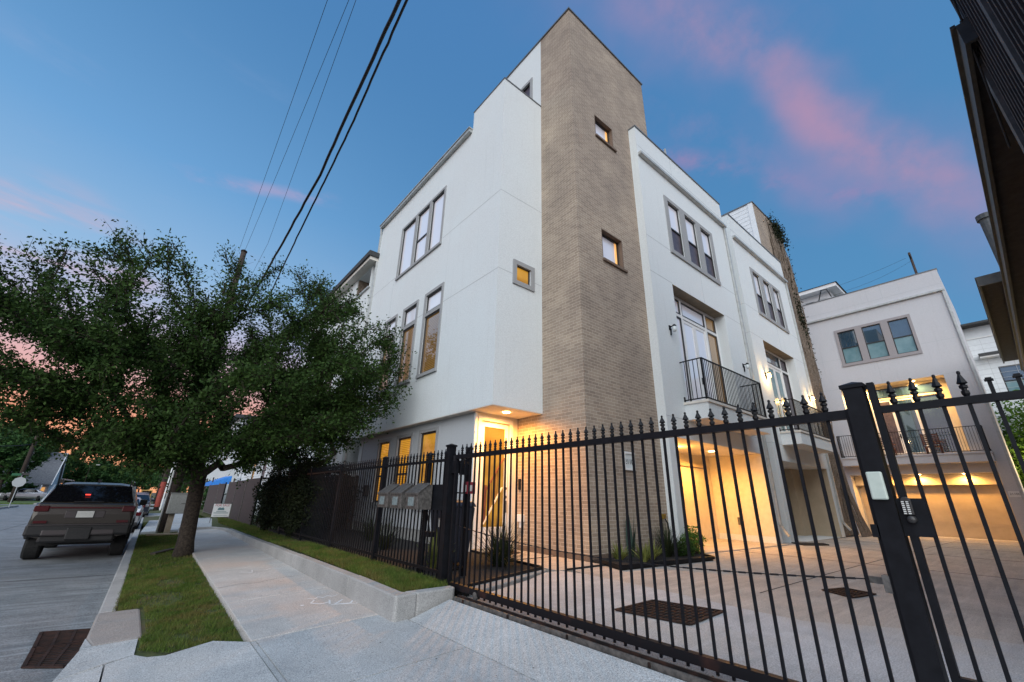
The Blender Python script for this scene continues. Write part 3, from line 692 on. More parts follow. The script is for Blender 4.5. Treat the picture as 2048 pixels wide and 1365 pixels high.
# ------------------------------------------------------------------ courtyard fronts shared by the three townhouses
def sconce(parent, ax, pos, u, z, lit, power=9):
    b = B(); fbox(b, ax, pos, u-.05, u+.05, 0, .02, z-.06, z+.09)
    b.obox(P(ax, pos, u, .01, z+.03), P(ax, pos, u, .16, z+.07), .025, .025); b.obox(P(ax, pos, u, .02, z-.22), P(ax, pos, u, .04, z-.02), .03, .03)
    c = P(ax, pos, u, .15, z+.06); b.lathe(c, [(.055, -.04), (.06, -.01), (.02, .03)], 12)
    o = b.obj('wall_lamp', 'black', parent)
    g = B().lathe(c, [(.03, -.20), (.05, -.19), (.05, -.045), (.04, -.041)], 14); g.obj('lamp_glass', 'sconce_glass' if lit else 'clear', o, smooth=True)
    if lit: lamp('wall_lamp_light', P(ax, pos, u, .24, z-.10), power, rad=.06, parent=o)
    return o
def railing(parent, ax, pos, u0, u1, dp, z0, zt, mat='black', gap=.105):
    b = B(); s = .022
    for z in (z0+.06, zt):
        fbox(b, ax, pos, u0, u1, dp-s, dp+s*.6, z-.015, z+.015)
        for uu in (u0, u1): fbox(b, ax, pos, uu-.015, uu+.015, .0, dp-s, z-.015, z+.015)
    for uu in (u0, u1): fbox(b, ax, pos, uu-.02, uu+.02, dp-.03, dp+.015, z0-.02, zt+.01); fbox(b, ax, pos, uu-.02, uu+.02, -.01, .03, z0+.02, z0+.16)
    n = int((u1-u0)/gap)
    for i in range(1, n):
        q = u0+(u1-u0)*i/n; fbox(b, ax, pos, q-.008, q+.008, dp-.016, dp, z0+(.0 if i % 6 == 0 else .05), zt)
    for uu in (u0, u1):
        for i in range(1, 5): q = dp*i/5; fbox(b, ax, pos, uu-.008, uu+.008, q-.008, q+.008, z0+.05, zt)
    return b.obj('railing', mat, parent)
def court_front(t, ax, pos, u0, u1, R, lit, stu, tr, ub, s=1, mirror=False, low=.62, glass='glass', dusk='glassdark', railmat='black'):
    """three-storey stucco front: u0..u1 wide; R = dict of opening coordinates"""
    H = [R['rec']+(R['recd'],), R['gar']+(R['gard'],)]+[w+(.10,) for w in R['win']]
    b = wall(B(), ax, pos, u0, u1, R['base'], R['top'], H)
    b.obj('wall', stu, t)
    fb = B(); w0 = R['gar']
    for a, c in ((u0, w0[0]), (w0[1], u1)): fbox(fb, ax, pos, a+.01, c-.01 if c < u1 else c-.01, -.22, -.012, low, R['base']+.003)
    fb.obj('foundation', 'curb', t)
    x0, x1, z0, z1 = R['trim']; b = B(); d = .035
    tw = R['win']; fbox(b, ax, pos, x0, x1, .001, d, tw[0][3], z1); fbox(b, ax, pos, x0, x1, .001, d+.02, z0, tw[0][2])
    xs = [x0]+[q for w in tw for q in w[:2]]+[x1]
    for a, c in zip(xs[::2], xs[1::2]): fbox(b, ax, pos, a, c, .001, d, tw[0][2], tw[0][3])
    b.obj('window_surround', tr, t)
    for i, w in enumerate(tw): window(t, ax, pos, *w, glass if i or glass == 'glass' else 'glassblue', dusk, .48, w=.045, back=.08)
    # recess lining and glazed doors
    a, c, e, g = R['rec']; rd = R['recd']
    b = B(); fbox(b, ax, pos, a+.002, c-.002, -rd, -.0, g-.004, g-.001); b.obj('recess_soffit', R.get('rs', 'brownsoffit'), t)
    zt = g-.14; tz = g-.72; gl = -rd
    b = B(); fbox(b, ax, pos, a, c, gl-.12, gl+.0, zt, g); fbox(b, ax, pos, a, c, gl-.1, gl+.02, tz-.05, tz+.05)
    D = R['doors']                                       # list of u borders
    for q in D: fbox(b, ax, pos, q-.05, q+.05, gl-.1, gl+.03, e, zt)
    fr = b.obj('door_surround', R.get('ds', 'white'), t)
    for i, (p, q) in enumerate(zip(D, D[1:])):
        kind = R['pan'][i]
        window(fr, ax, pos+rd, p+.05, q-.05, tz+.05, zt, R['tp'][i], None, None, 'frame', .04, .03)
        if kind == 'door':
            m = (p+q)/2
            for k, (x, y) in enumerate(((p+.05, m-.003), (m+.003, q-.05))):
                db = B(); ring(db, ax, pos+rd, x, y, e+.02, tz-.06, .11, -.05, -.005); dd = db.obj('glass_door', 'white', t)
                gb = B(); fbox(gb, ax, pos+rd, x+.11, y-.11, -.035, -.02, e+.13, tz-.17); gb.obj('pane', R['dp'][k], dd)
                if k: hb = B(); fbox(hb, ax, pos+rd, x+.03, x+.07, -.005, .05, e+1.0, e+1.03); fbox(hb, ax, pos+rd, x+.03, x+.14, .03, .05, e+1.0, e+1.03); fbox(hb, ax, pos+rd, x+.02, x+.08, -.004, .01, e+.92, e+1.14); hb.obj('handle', 'black', dd)
        else: window(fr, ax, pos+rd, p+.05, q-.05, e+.02, tz-.06, kind, None, None, 'frame', .045, .03)
    # balcony slab + railing
    s0, s1, sz0, sz1, sd = R['slab']; b = B(); fbox(b, ax, pos, s0, s1, .002, sd, sz0, sz1-.07)
    bb = b.obj('balcony', stu, t); q = B(); fbox(q, ax, pos, s0-.03, s1+.03, .002, sd+.04, sz1-.069, sz1); q.obj('slab_edge', 'soffit' if stu == 'stucco' else stu, bb)
    q = B(); fbox(q, ax, pos, s0+.01, s1-.01, .01, sd-.01, sz0-.006, sz0-.001); q.obj('balcony_underside', 'soffit', bb)
    railing(bb, ax, pos, s0+.03, s1-.03, sd-.03, sz1, sz1+1.2, railmat)
    # gutter and downspout
    gz = R['gut']; g0, g1 = R['gutu']; b = B(); fbox(b, ax, pos, g0, g1, .002, .10, gz-.12, gz-.02); fbox(b, ax, pos, g0, g1, .002, .13, gz-.02, gz+.0); fbox(b, ax, pos, g0, g1, .10, .13, gz-.10, gz-.02)
    gt = b.obj('gutter', 'gutter', t)
    du = R['down']; b = B(); fbox(b, ax, pos, du-.045, du+.045, .015, .09, R['base']+.32, gz-.12)
    b.obox(P(ax, pos, du, .05, R['base']+.34), P(ax, pos, du, .26, R['base']+.02), .09, .075)
    for z in (3.0, 5.9, 8.9, 11.4): fbox(b, ax, pos, du-.06, du+.06, .004, .094, z, z+.03)
    b.obj('downspout', 'gutter', t)
    b = B(); fbox(b, ax, pos, u0-.02, u1+.02, -.3, .03, R['top'], R['top']+.05); b.obj('parapet_cap', 'cap', t)
    J = [(u0, s0, 3.93), (s1, u1, 3.93), (u0, a, g+.03), (c, u1, g+.03), (u0, x0, R['jz']), (x1, u1, R['jz']), (u0, u1, gz+.35)]
    joints(t, ax, pos, J, [((x0+x1)/2+.2, g+.03, z0-.001), ((x0+x1)/2-.9, gz+.35, R['top'])])
    # garage recess
    a, c, e, g = R['gar']; gd = R['gard']
    b = B(); fbox(b, ax, pos, a-.0, c+.0, -gd-.1, -gd-.001, e-.2, g+.05); b.obj('recess_wall', R.get('rw', 'cream'), t)
    b = B(); fbox(b, ax, pos, a+.002, c-.002, -gd, -.002, g-.006, g-.002); b.obj('carport_soffit', 'soffit', t)
    return t
def panel_door(t, ax, pos, u0, u1, z0, z1, rows=4, cols=6, mat='garagedoor'):
    b = B(); fbox(b, ax, pos, u0, u1, .002, .04, z0, z1); g = b.obj('garage_door', mat, t); b = B(); h = (z1-z0)/rows; w = (u1-u0)/cols
    for i in range(rows):
        for j in range(cols): ring(b, ax, pos, u0+j*w+.05, u0+(j+1)*w-.05, z0+i*h+.05, z0+(i+1)*h-.05, .018, .04, .046)
        if i: fbox(b, ax, pos, u0, u1, .04, .0415, z0+i*h-.006, z0+i*h+.006)
    b.obj('door_panel', mat, g); return g
def lights_can(t, x, y, z, power, spot=150, rad=.06, col=(1, .60, .22)):
    b = B().lathe((x, y, z), [(.09, -.012), (.085, -.008), (.085, -.002)], 18); o = b.obj('downlight', 'bulb', t)
    lamp('downlight_lamp', (x, y, z-.05), power, col, 'SPOT', rad, spot, parent=o); return o

# ------------------------------------------------------------------ corner townhouse
T1 = thing('corner_townhouse', (7, 7, .6), 'white stucco corner townhouse with a tall brown brick tower rising above it', 'townhouse', 'stucco townhouses around the courtyard')
XW, YW = 5.66, 7.52
# white volume over the entrance
wins3 = [(10.75, 11.62, 9.72, 11.95, .1), (11.78, 12.70, 9.72, 11.95, .1), (12.86, 13.98, 9.72, 11.95, .1)]
wins2 = [(10.32, 11.30, 5.24, 7.92, .1), (11.95, 12.88, 5.24, 7.92, .1), (13.55, 14.45, 5.24, 7.92, .1)]
b = B(); wall(b, 'x', XW, YW, 9.19, 3.78, 14.2); wall(b, 'x', XW, 9.19, 16.42, 3.78, 13.45, wins3+wins2)
b.quad((XW, 9.19, 13.45), (XW, 9.19, 14.2), (7.2, 9.19, 14.2), (7.2, 9.19, 13.45)); b.quad((XW, 16.42, 3.78), (XW, 16.42, 13.45), (7.3, 16.42, 13.45), (7.3, 16.42, 3.78))
wall(b, 'y', YW, XW, 7.24, 3.78, 14.2, [(6.30, 6.79, 7.22, 7.68, .12)])
b.obj('wall', 'stucco', T1)
b = B().box(XW+.002, YW+.002, 3.76, 7.238, 16.4, 3.779); b.obj('entry_soffit', 'soffit', T1)
b = B(); b.box(XW-.02, YW-.02, 14.2, 7.235, YW+.25, 14.24); b.box(XW-.02, YW+.25, 14.2, XW+.2, 9.21, 14.24)
b.obj('parapet_cap', 'cap', T1)
b = B(); b.box(XW-.13, 9.23, 13.33, XW-.004, 16.5, 13.47); b.box(XW-.16, 9.2, 13.45, XW-.0, 16.52, 13.485); b.box(XW, 9.2, 13.452, 12, 16.4, 13.48); b.obj('gutter', 'gutter', T1)
b = B().obox((XW-.07, 16.45, 13.35), (XW-.03, 16.47, 13.0), .08, .08); b.box(XW-.075, 16.425, .7, XW-.0, 16.5, 13.0); b.obj('downspout', 'gutter', T1)
joints(T1, 'x', XW, [(YW, 16.42, 7.34+.0), (YW, 10.6, 9.84), (14.2, 16.42, 9.84)], [(14.3, 7.4, 9.6)])
joints(T1, 'y', YW, [(XW, 6.16, 7.36), (6.93, 7.24, 7.36), (XW, 7.24, 9.86)])
def tri_surround(ax, pos, W, o, extra=.0):
    b = B(); z0, z1 = W[0][2], W[0][3]; us = [W[0][0]-o]+[q for w in W for q in w[:2]]+[W[-1][1]+o]
    fbox(b, ax, pos, us[0], us[-1], .001, .035, z1, z1+o); fbox(b, ax, pos, us[0], us[-1], .001, .06, z0-o, z0)
    for a, c in zip(us[::2], us[1::2]): fbox(b, ax, pos, a, c, .001, .035, z0, z1)
    return b.obj('window_surround', 'trim', T1)
tri_surround('x', XW, wins3, .09)
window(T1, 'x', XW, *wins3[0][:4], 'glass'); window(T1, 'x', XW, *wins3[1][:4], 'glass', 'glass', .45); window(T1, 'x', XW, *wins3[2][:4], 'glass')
for i, w in enumerate(wins2):
    tri_surround('x', XW, [w], .1)
    b = B(); fbox(b, 'x', XW, w[0], w[1], -.08, .02, 7.17, 7.29); b.obj('transom_bar', 'trim', T1)
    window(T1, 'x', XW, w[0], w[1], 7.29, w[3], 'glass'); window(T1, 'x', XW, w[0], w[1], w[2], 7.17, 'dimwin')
b = B(); ring(b, 'y', YW, 6.16, 6.93, 7.07, 7.80, .125, .001, .04); b.obj('window_surround', 'trim', T1); window(T1, 'y', YW, 6.285, 6.80, 7.19, 7.69, 'litplain', w=.04)
# ground floor behind the overhang
XL, YD = 5.89, 8.48
lw = [(10.32, 11.22, 1.66, 3.50, .1), (11.80, 12.70, 1.62, 3.48, .1), (13.30, 14.12, 1.58, 3.46, .1)]
b = B(); wall(b, 'x', XL, YD, 15.6, .95, 3.76, lw); b.obj('ground_floor_wall', 'stucco_shaded', T1)
b = B().box(XL+.02, YD+.1, .6, XL+.2, 15.6, .953); b.box(XL, 15.6, .6, 9, 15.7, 3.76); b.obj('foundation', 'curb', T1)
for w in lw:
    tri_surround('x', XL, [w], .09)
window(T1, 'x', XL, *lw[0][:4], 'litplain'); window(T1, 'x', XL, *lw[1][:4], 'litwin', 'litwin', .42); window(T1, 'x', XL, *lw[2][:4], 'litwin', 'litwin', .42)
for z0, z1 in ((1.42, 1.44),):
    for w in lw: q = B(); fbox(q, 'x', XL, w[0]-.12, w[1]+.12, 0, .05, z0, z1); q.obj('window_sill', 'trim', T1)
q = B(); fbox(q, 'x', XL, 14.55, 14.75, .0, .12, 1.75, 2.1); q.obj('meter_box', 'frame', T1)
# entrance: wall round the door, glazed door with a stair seen behind
b = B(); wall(b, 'y', YD, XL, 7.24, .62, 3.76, [(6.06, 6.97, .76, 3.57, .08)]); b.obj('entry_wall', 'cream', T1)
b = B(); ring(b, 'y', YD, 5.96, 7.07, .70, 3.68, .10, .001, .03); fbox(b, 'y', YD, XL-.03, XL+.035, -.03, .03, .65, 3.75); b.obj('door_casing', 'white', T1)
b = B(); ring(b, 'y', YD, 6.08, 6.95, .78, 3.55, .105, -.06, -.02); fbox(b, 'y', YD, 6.185, 6.845, -.06, -.02, .885, 1.14); dr = b.obj('entry_door', 'white', T1)
b = B(); fbox(b, 'y', YD, 6.185, 6.845, -.05, -.04, 1.14, 3.445); b.obj('pane', 'litplain', dr)
# banister shapes just behind the glass
b = B(); y = YD+.035
b.obox((6.30, y, 1.95), (6.82, y, 2.72), .02, .075, (0, 1, 0)); b.box(6.23, y-.01, 1.25, 6.32, y+.01, 2.06)
for i in range(7): x = 6.37+i*.055; b.box(x-.006, y-.008, 1.38+i*.088, x+.006, y+.008, 2.0+i*.085)
b.obj('stair_banister', 'chairwood', dr)
b = B().obox((6.25, y, 1.20), (6.78, y, 2.02), .02, .09, (0, 1, 0)); b.obj('stair_string', 'cream', dr)
b = B(); 
for z in (1.55, 1.80, 2.0): b.lathe((6.87, YD+.0, z), [(.035, -.03), (.035, .0), (.02, .012)], 12, 'y')
b.box(6.85, YD-.045, 1.45, 6.89, YD+.0, 1.72); b.obj('handle', 'steel', dr)
# brick tower
TW = [(8.28, 9.20, 12.58, 13.46, .2), (8.25, 9.22, 8.05, 9.05, .2)]
b = B(); wall(b, 'x', 7.24, 6.13, 7.52, .58, 17.5); wall(b, 'x', 7.24, 7.52, 8.48, .58, 3.76); wall(b, 'y', 6.13, 7.24, 10.2, .58, 17.5, TW, .2); wall(b, 'y', 6.13, 10.2, 11.5, 13.6, 17.5)
b.quad((11.5, 6.13, 14), (11.5, 6.13, 17.5), (11.5, 10, 17.5), (11.5, 10, 14))
tw = b.obj('brick_tower', 'brick', T1)
b = B(); b.box(7.228, 6.118, .58, 10.18, 6.126, .74); b.box(7.228, 6.126, .58, 7.236, 8.4, .74); b.obj('plinth', 'brickdark', T1)
for w in TW:
    q = B(); fbox(q, 'y', 6.13, w[0]-.02, w[1]+.10, .0, .06, w[2]-.07, w[2]+.0); q.obj('window_sill', 'brickdark', tw)
    q = B(); ring(q, 'y', 6.13, w[0]-.001, w[1]+.001, w[2]-.001, w[3]+.001, .025, -.18, -.0); q.obj('window_reveal', 'brickdark', tw)
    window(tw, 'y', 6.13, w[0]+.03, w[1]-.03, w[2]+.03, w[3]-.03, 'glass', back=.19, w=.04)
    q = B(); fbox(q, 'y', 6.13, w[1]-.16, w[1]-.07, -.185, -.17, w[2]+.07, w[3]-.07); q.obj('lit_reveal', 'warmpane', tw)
b = B(); b.box(7.2, 6.09, 17.5, 11.54, 6.35, 17.56); b.box(7.2, 6.35, 17.5, 7.45, 10, 17.56); b.box(11.3, 6.35, 17.5, 11.54, 10, 17.56); b.box(7.45, 6.35, 17.40, 11.3, 10, 17.45); b.obj('roof_cap', 'cap', tw)
# stair penthouse behind the parapet
b = B(); wall(b, 'x', 7.24, 7.52, 10.0, 3.78, 17.5, [(8.05, 8.78, 14.6, 15.9, .15)]); b.quad((7.24, 10, 14), (7.24, 10, 17.5), (11.5, 10, 17.5), (11.5, 10, 14)); b.obj('penthouse_wall', 'stucco', T1)
b = B(); ring(b, 'x', 7.24, 7.93, 8.9, 14.48, 16.02, .12, .001, .04); b.obj('window_surround', 'trim', T1); window(T1, 'x', 7.24, 8.05, 8.78, 14.6, 15.9, 'glassdark')
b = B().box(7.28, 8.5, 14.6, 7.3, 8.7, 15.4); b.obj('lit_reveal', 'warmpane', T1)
R1 = dict(top=14.1, base=.80, trim=(11.58, 15.08, 9.55, 11.90), win=[(11.78, 12.56, 9.70, 11.76), (12.93, 13.74, 9.70, 11.76), (14.10, 14.90, 9.70, 11.76)],
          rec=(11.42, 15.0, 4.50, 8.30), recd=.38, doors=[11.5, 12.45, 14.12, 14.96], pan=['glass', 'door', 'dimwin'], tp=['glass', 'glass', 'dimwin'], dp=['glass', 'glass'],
          slab=(11.22, 15.30, 3.92, 4.42, .68), gut=12.95, gutu=(10.22, 16.52), down=16.42, jz=9.62, gar=(10.53, 16.04, .60, 3.40), gard=1.95)
court_front(T1, 'y', 5.87, 10.19, 16.5, R1, True, 'stucco', 'trim', 0)
b = B(); b.quad((10.19, 5.87, .8), (10.19, 6.14, .8), (10.19, 6.14, 14.1), (10.19, 5.87, 14.1)); b.box(10.21, 5.89, .58, 10.5, 6.1, .8)
b.quad((16.5, 5.87, .8), (16.5, 5.87, 14.1), (16.5, 16, 14.1), (16.5, 16, .8)); b.quad((10.19, 5.9, 13.3), (16.5, 5.9, 13.3), (16.5, 16, 13.3), (10.19, 16, 13.3)); b.box(6, 16.0, .7, 16.5, 16.3, 13.4)
b.obj('side_wall', 'stucco', T1)
b = B(); fbox(b, 'y', 7.82, 15.72, 16.03, 0, .1, .58, 3.39); b.box(16.035, 5.88, .80, 16.1, 7.9, 3.39); b.obj('carport_wall', 'cream', T1); B().box(10.42, 5.9, .80, 10.535, 7.9, 3.39).obj('carport_side', 'cream', T1)
b = B(); b.box(16.05, 5.9, .5, 16.12, 7.8, .80); b.obj('foundation', 'curb', T1)
panel_door(T1, 'y', 7.80, 10.75, 15.65, .62, 2.95, 4, 5, 'cream')
b = B(); fbox(b, 'y', 7.8, 10.6, 15.72, .0, .12, 2.96, 3.08); b.obj('door_header', 'garagedoor', T1)
b = B().box(15.98, 6.82, 1.10, 16.035, 6.98, 1.34); b.obj('outlet_box', 'steel', T1)
sconce(T1, 'y', 5.87, 10.92, 6.62, False); sconce(T1, 'y', 5.87, 15.88, 6.52, False)
lights_can(T1, 6.42, 7.95, 3.755, 230, 174, col=(1, .42, .07))
lights_can(T1, 14.2, 6.70, 3.385, 190, 174, col=(1, .47, .10)); lamp('carport_lamp', (12.4, 7.0, 3.2), 45, (1, .46, .09), parent=T1, rad=.1)
b = B().box(12.5, 6.0, 14.1, 12.56, 6.06, 14.75); b.obj('roof_vent', 'gutter', T1)
struct(B().prism([(10.2, 5.75, .622), (16.2, 5.6, .602), (16.2, 7.8, .615), (10.2, 7.8, .63)], .1), 'carport_floor', 'court')
# fittings beside the entrance
b = B().box(7.20, 8.30, 1.98, 7.235, 8.38, 2.24); tag(b.obj('intercom', 'black', bev=.008), 'black intercom on the brick wall beside the glazed entrance door', 'intercom')
b = B().box(7.15, 8.16, 1.25, 7.235, 8.36, 1.42); b.box(7.18, 8.2, 1.12, 7.235, 8.3, 1.25); tag(b.obj('outlet_cover', 'white', bev=.01), 'white outdoor socket cover low on the brick wall by the entrance', 'socket')
t = thing('number_sign', (8.71, 6.12, 2.66), 'white framed house number plate on the brown brick tower', 'number sign')
b = B(); fbox(b, 'y', 6.13, 8.50, 8.92, .004, .02, 2.45, 2.87); b.obj('plate', 'clear', t); b = B(); ring(b, 'y', 6.13, 8.50, 8.92, 2.45, 2.87, .045, .005, .05); b.obj('frame', 'white', t)
text('2110', .17, 'ink', t, (8.71, 6.107, 2.64), ROT_Y, 'number')
t = thing('hose_tap', (9.85, 6.1, 1.4), 'brass garden tap with a black hose hanging on the brick wall', 'tap')
B().lathe((9.85, 6.13, 1.42), [(.05, -.01), (.05, -.07), (.03, -.1)], 12, 'y').box(9.80, 6.0, 1.40, 9.9, 6.06, 1.5).obj('tap', 'brasslook', t)
B().tube([(9.86, 6.02, 1.40), (9.90, 5.98, 1.30), (9.95, 5.99, 1.1), (9.93, 6.0, .8), (9.90, 6.0, .68)], .018, 8).obj('hose', 'black', t, smooth=True)

# ------------------------------------------------------------------ second townhouse with the vine tower (mirror plan)
T2 = thing('courtyard_townhouse', (18, 6.5, .6), 'second white townhouse along the courtyard with a vine-covered tower and two lit wall lamps', 'townhouse', 'stucco townhouses around the courtyard')
dx = 7.22; sh = lambda q: tuple(v+dx if i < 2 else v for i, v in enumerate(q))
R2 = dict(R1, trim=sh(R1['trim']), win=[sh(w) for w in R1['win']], rec=sh(R1['rec']), doors=[v+dx for v in R1['doors']], pan=['glassdark', 'door', 'glassdark'], tp=['glassdark', 'glassblue', 'glassdark'], dp=['glassteal', 'glassteal'],
          slab=(11.22+dx, 15.30+dx, 3.92, 4.42, .68), gutu=(17.45, 23.75), down=23.62, gar=(17.75, 23.30, .55, 3.32), gard=1.6, rw='garagedoor')
court_front(T2, 'y', 5.93, 17.42, 23.72, R2, True, 'stucco', 'trim', 0, low=.5)
b = B(); b.quad((17.42, 5.93, .55), (17.42, 16, .55), (17.42, 16, 14.1), (17.42, 5.93, 14.1)); b.quad((23.72, 5.93, .5), (23.72, 5.93, 14.1), (23.72, 16, 14.1), (23.72, 16, .5)); b.quad((17.42, 5.95, 13.3), (23.72, 5.95, 13.3), (23.72, 16, 13.3), (17.42, 16, 13.3))
b.obj('side_wall', 'stucco', T2); joints(T2, 'x', 17.42, [(5.93, 9, 3.93), (5.93, 9, 8.33), (5.93, 9, 9.62)])
b = B(); fbox(b, 'y', 7.53, 22.3, 23.25, .0, .5, .5, 3.31); b.box(23.25, 5.95, .50, 23.295, 7.53, 3.31); b.obj('carport_wall', 'garagedoor', T2); fbox(B(), 'y', 7.53, 18.3, 18.9, .0, .3, .5, 3.31).obj('carport_pier', 'garagedoor', T2)
b = B(); fbox(b, 'y', 7.53, 20.6, 21.6, .01, .05, .6, 2.75); ring(b, 'y', 7.53, 20.5, 21.7, .5, 2.85, .09, .02, .08); dd = b.obj('side_door', 'garagedoor', T2)
B().lathe((21.45, 7.44, 1.6), [(.04, -.03), (.04, .04)], 10, 'y').obj('handle', 'steel', dd)
sconce(T2, 'y', 5.93, 18.1, 6.66, True, 22); sconce(T2, 'y', 5.93, 23.15, 6.55, True, 22)
TB = 6.2
b = B(); wall(b, 'y', TB, 23.72, 26.4, .5, 17.5); wall(b, 'y', TB, 22.2, 23.72, 13.4, 17.5); b.quad((26.4, TB, .5), (26.4, TB, 17.5), (26.4, 10, 17.5), (26.4, 10, .5)); b.quad((22.2, 10, 13), (22.2, 10, 17.5), (26.4, 10, 17.5), (26.4, 10, 13))
tw2 = b.obj('brick_tower', 'brick', T2)
b = B(); wall(b, 'x', 22.2, TB, 10, 13.2, 17.5)
for i in range(14): z = 14.0+i*.25; fbox(b, 'x', 22.2, TB+.28, 10, 0, .014, z, z+.02)
fbox(b, 'x', 22.2, TB, TB+.25, .0, .03, 13.2, 17.5); b.obj('tower_siding', 'siding', T2)
b = B(); b.box(22.15, TB-.04, 17.5, 26.45, TB+.2, 17.56); b.box(22.15, TB+.2, 17.5, 22.4, 10, 17.56); b.obj('roof_cap', 'cap', tw2)
for z in (9.9, 5.5): q = B(); fbox(q, 'y', TB, 24.25, 25.05, .0, .02, z, z+.95); q.obj('window', 'frame', tw2)
# bare vine stems climbing the tower
t = thing('climbing_vine', (25, 6, .55), 'leafless brown climbing vine covering the far brick tower from ground to roof', 'vine')
b = B()
for i in range(230):
    x = rnd.uniform(23.8, 26.35); z = rnd.choice((.55, .55, rnd.uniform(1, 15))); pts = []; top = rnd.uniform(9, 17.4); y = TB-rnd.uniform(.02, .16)
    while z < top:
        pts.append((x, y, z)); z += rnd.uniform(.5, 1.0); x = min(26.45, max(22.3 if z > 14.3 else 23.75, x+rnd.gauss(0, .13))); y = TB-rnd.uniform(.02, .16)
    if len(pts) > 2: b.tube(pts, [rnd.uniform(.03, .06)]+[rnd.uniform(.012, .04)]*(len(pts)-1), 4, False)
for i in range(16):
    x = rnd.uniform(25.2, 26.5); b.tube([(x+rnd.uniform(.0, .5), TB-.5, .5), (x+.2, TB-.35, 1.3), (x, TB-.2, 2.4), (x-.1, TB-.12, 4.2)], [.05, .04, .035, .02], 5, False)
b.obj('stem', 'vine', t)
c = np.column_stack([rng.normal(25.3, .65, 1000), TB-.08-abs(rng.normal(0, .10, 1000)), 16.9+rng.normal(0, .40, 1000)])
c2 = np.column_stack([26.42+abs(rng.normal(0, .05, 90)), TB-.1-abs(rng.normal(0, .08, 90)), rng.uniform(8, 17.5, 90)])
c3 = np.column_stack([rng.normal(25.6, .3, 500), TB-.12-abs(rng.normal(0, .05, 500)), rng.normal(11.6, .8, 500)])
V, F = leaf_quads(np.concatenate([c, c2, c3]), .13, .06); raw('foliage', V, F, 'leafdark', t)

# ------------------------------------------------------------------ townhouse closing the court
T3 = thing('end_townhouse', (31, 3, .5), 'lilac-white townhouse closing the court with a lit balcony recess and two wooden chairs', 'townhouse', 'stucco townhouses around the courtyard')
R3 = dict(top=14.05, base=.62, trim=(2.19, 5.72, 9.58, 11.90), win=[(2.32, 3.19, 9.75, 11.75), (3.52, 4.40, 9.75, 11.75), (4.72, 5.58, 9.75, 11.75)],
          rec=(1.72, 6.15, 4.42, 8.28), recd=.85, rs='cream', ds='cream', doors=[2.15, 3.15, 5.15, 6.1], pan=['glassblue', 'door', 'glassblue'], tp=['glassblue', 'glassblue', 'glassblue'], dp=['glassblue', 'glassdark'],
          slab=(1.03, 6.80, 3.88, 4.32, .62), gut=12.85, gutu=(.56, 8.2), down=.62, jz=10.1, gar=(1.08, 6.72, .45, 3.42), gard=1.0, rw='cream')
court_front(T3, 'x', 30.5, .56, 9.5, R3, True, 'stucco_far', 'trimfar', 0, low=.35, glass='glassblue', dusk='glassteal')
panel_door(T3, 'x', 31.49, 1.15, 6.65, .45, 2.92, 4, 6)
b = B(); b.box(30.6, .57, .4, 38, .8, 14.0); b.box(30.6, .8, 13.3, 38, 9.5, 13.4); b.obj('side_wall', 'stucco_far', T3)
B().box(31.12, 1.1, 2.90, 31.48, 6.70, 3.40).obj('door_header', 'cream', T3)
for y in (2.2, 3.9, 5.5): lights_can(T3, 30.80, y, 3.40, 85, 172, col=(1, .48, .10))
lights_can(T3, 30.95, 3.0, 8.26, 290, 172, col=(1, .54, .16)); lights_can(T3, 30.95, 5.2, 8.26, 240, 172, col=(1, .54, .16))
b = B(); b.box(31.3, 1.72, 4.42, 31.34, 2.1, 8.2); b.obj('recess_wall', 'cream', T3)
t = thing('number_sign', (30.48, .8, 2.45), 'small house number panel beside the far garage door', 'number sign')
b = B(); fbox(b, 'x', 30.5, .60, 1.02, .003, .02, 2.33, 2.58); b.obj('plate', 'white', t); text('2110G', .13, 'ink', t, (30.476, .81, 2.455), ROT_X, 'number')
def deck_chair(loc, label):
    x, y, z = loc; t = thing('slatted_chair', loc, label, 'chair', 'wooden chairs on the far balcony'); b = B()
    for i in range(7): b.box(x-.24+i*.075, y-.3, z+.36, x-.19+i*.075, y+.3, z+.39)
    b.obj('seat', 'chairwood', t); b = B()
    for i in range(6): b.box(x-.30-i*.006, y-.3, z+.45+i*.09, x-.27-i*.006, y+.3, z+.515+i*.09)
    for yy in (-.3, .3): b.box(x-.34, y+yy-.02, z+.36, x-.3, y+yy+.02, z+1.0)
    b.obj('backrest', 'chairwood', t)
    for sx in (-.27, .25):
        for sy in (-.27, .27): B().box(x+sx-.025, y+sy-.025, z, x+sx+.025, y+sy+.025, z+.38).obj('leg', 'chairwood', t)
    for sy in (-.32, .32): B().box(x-.28, y+sy-.03, z+.58, x+.28, y+sy+.03, z+.61).obj('armrest', 'chairwood', t)
deck_chair((30.25, 4.75, 4.325), 'left reddish slatted chair on the far balcony, lamp light showing through its back')
deck_chair((30.25, 2.95, 4.325), 'right reddish slatted chair on the far balcony, in front of the wide window')

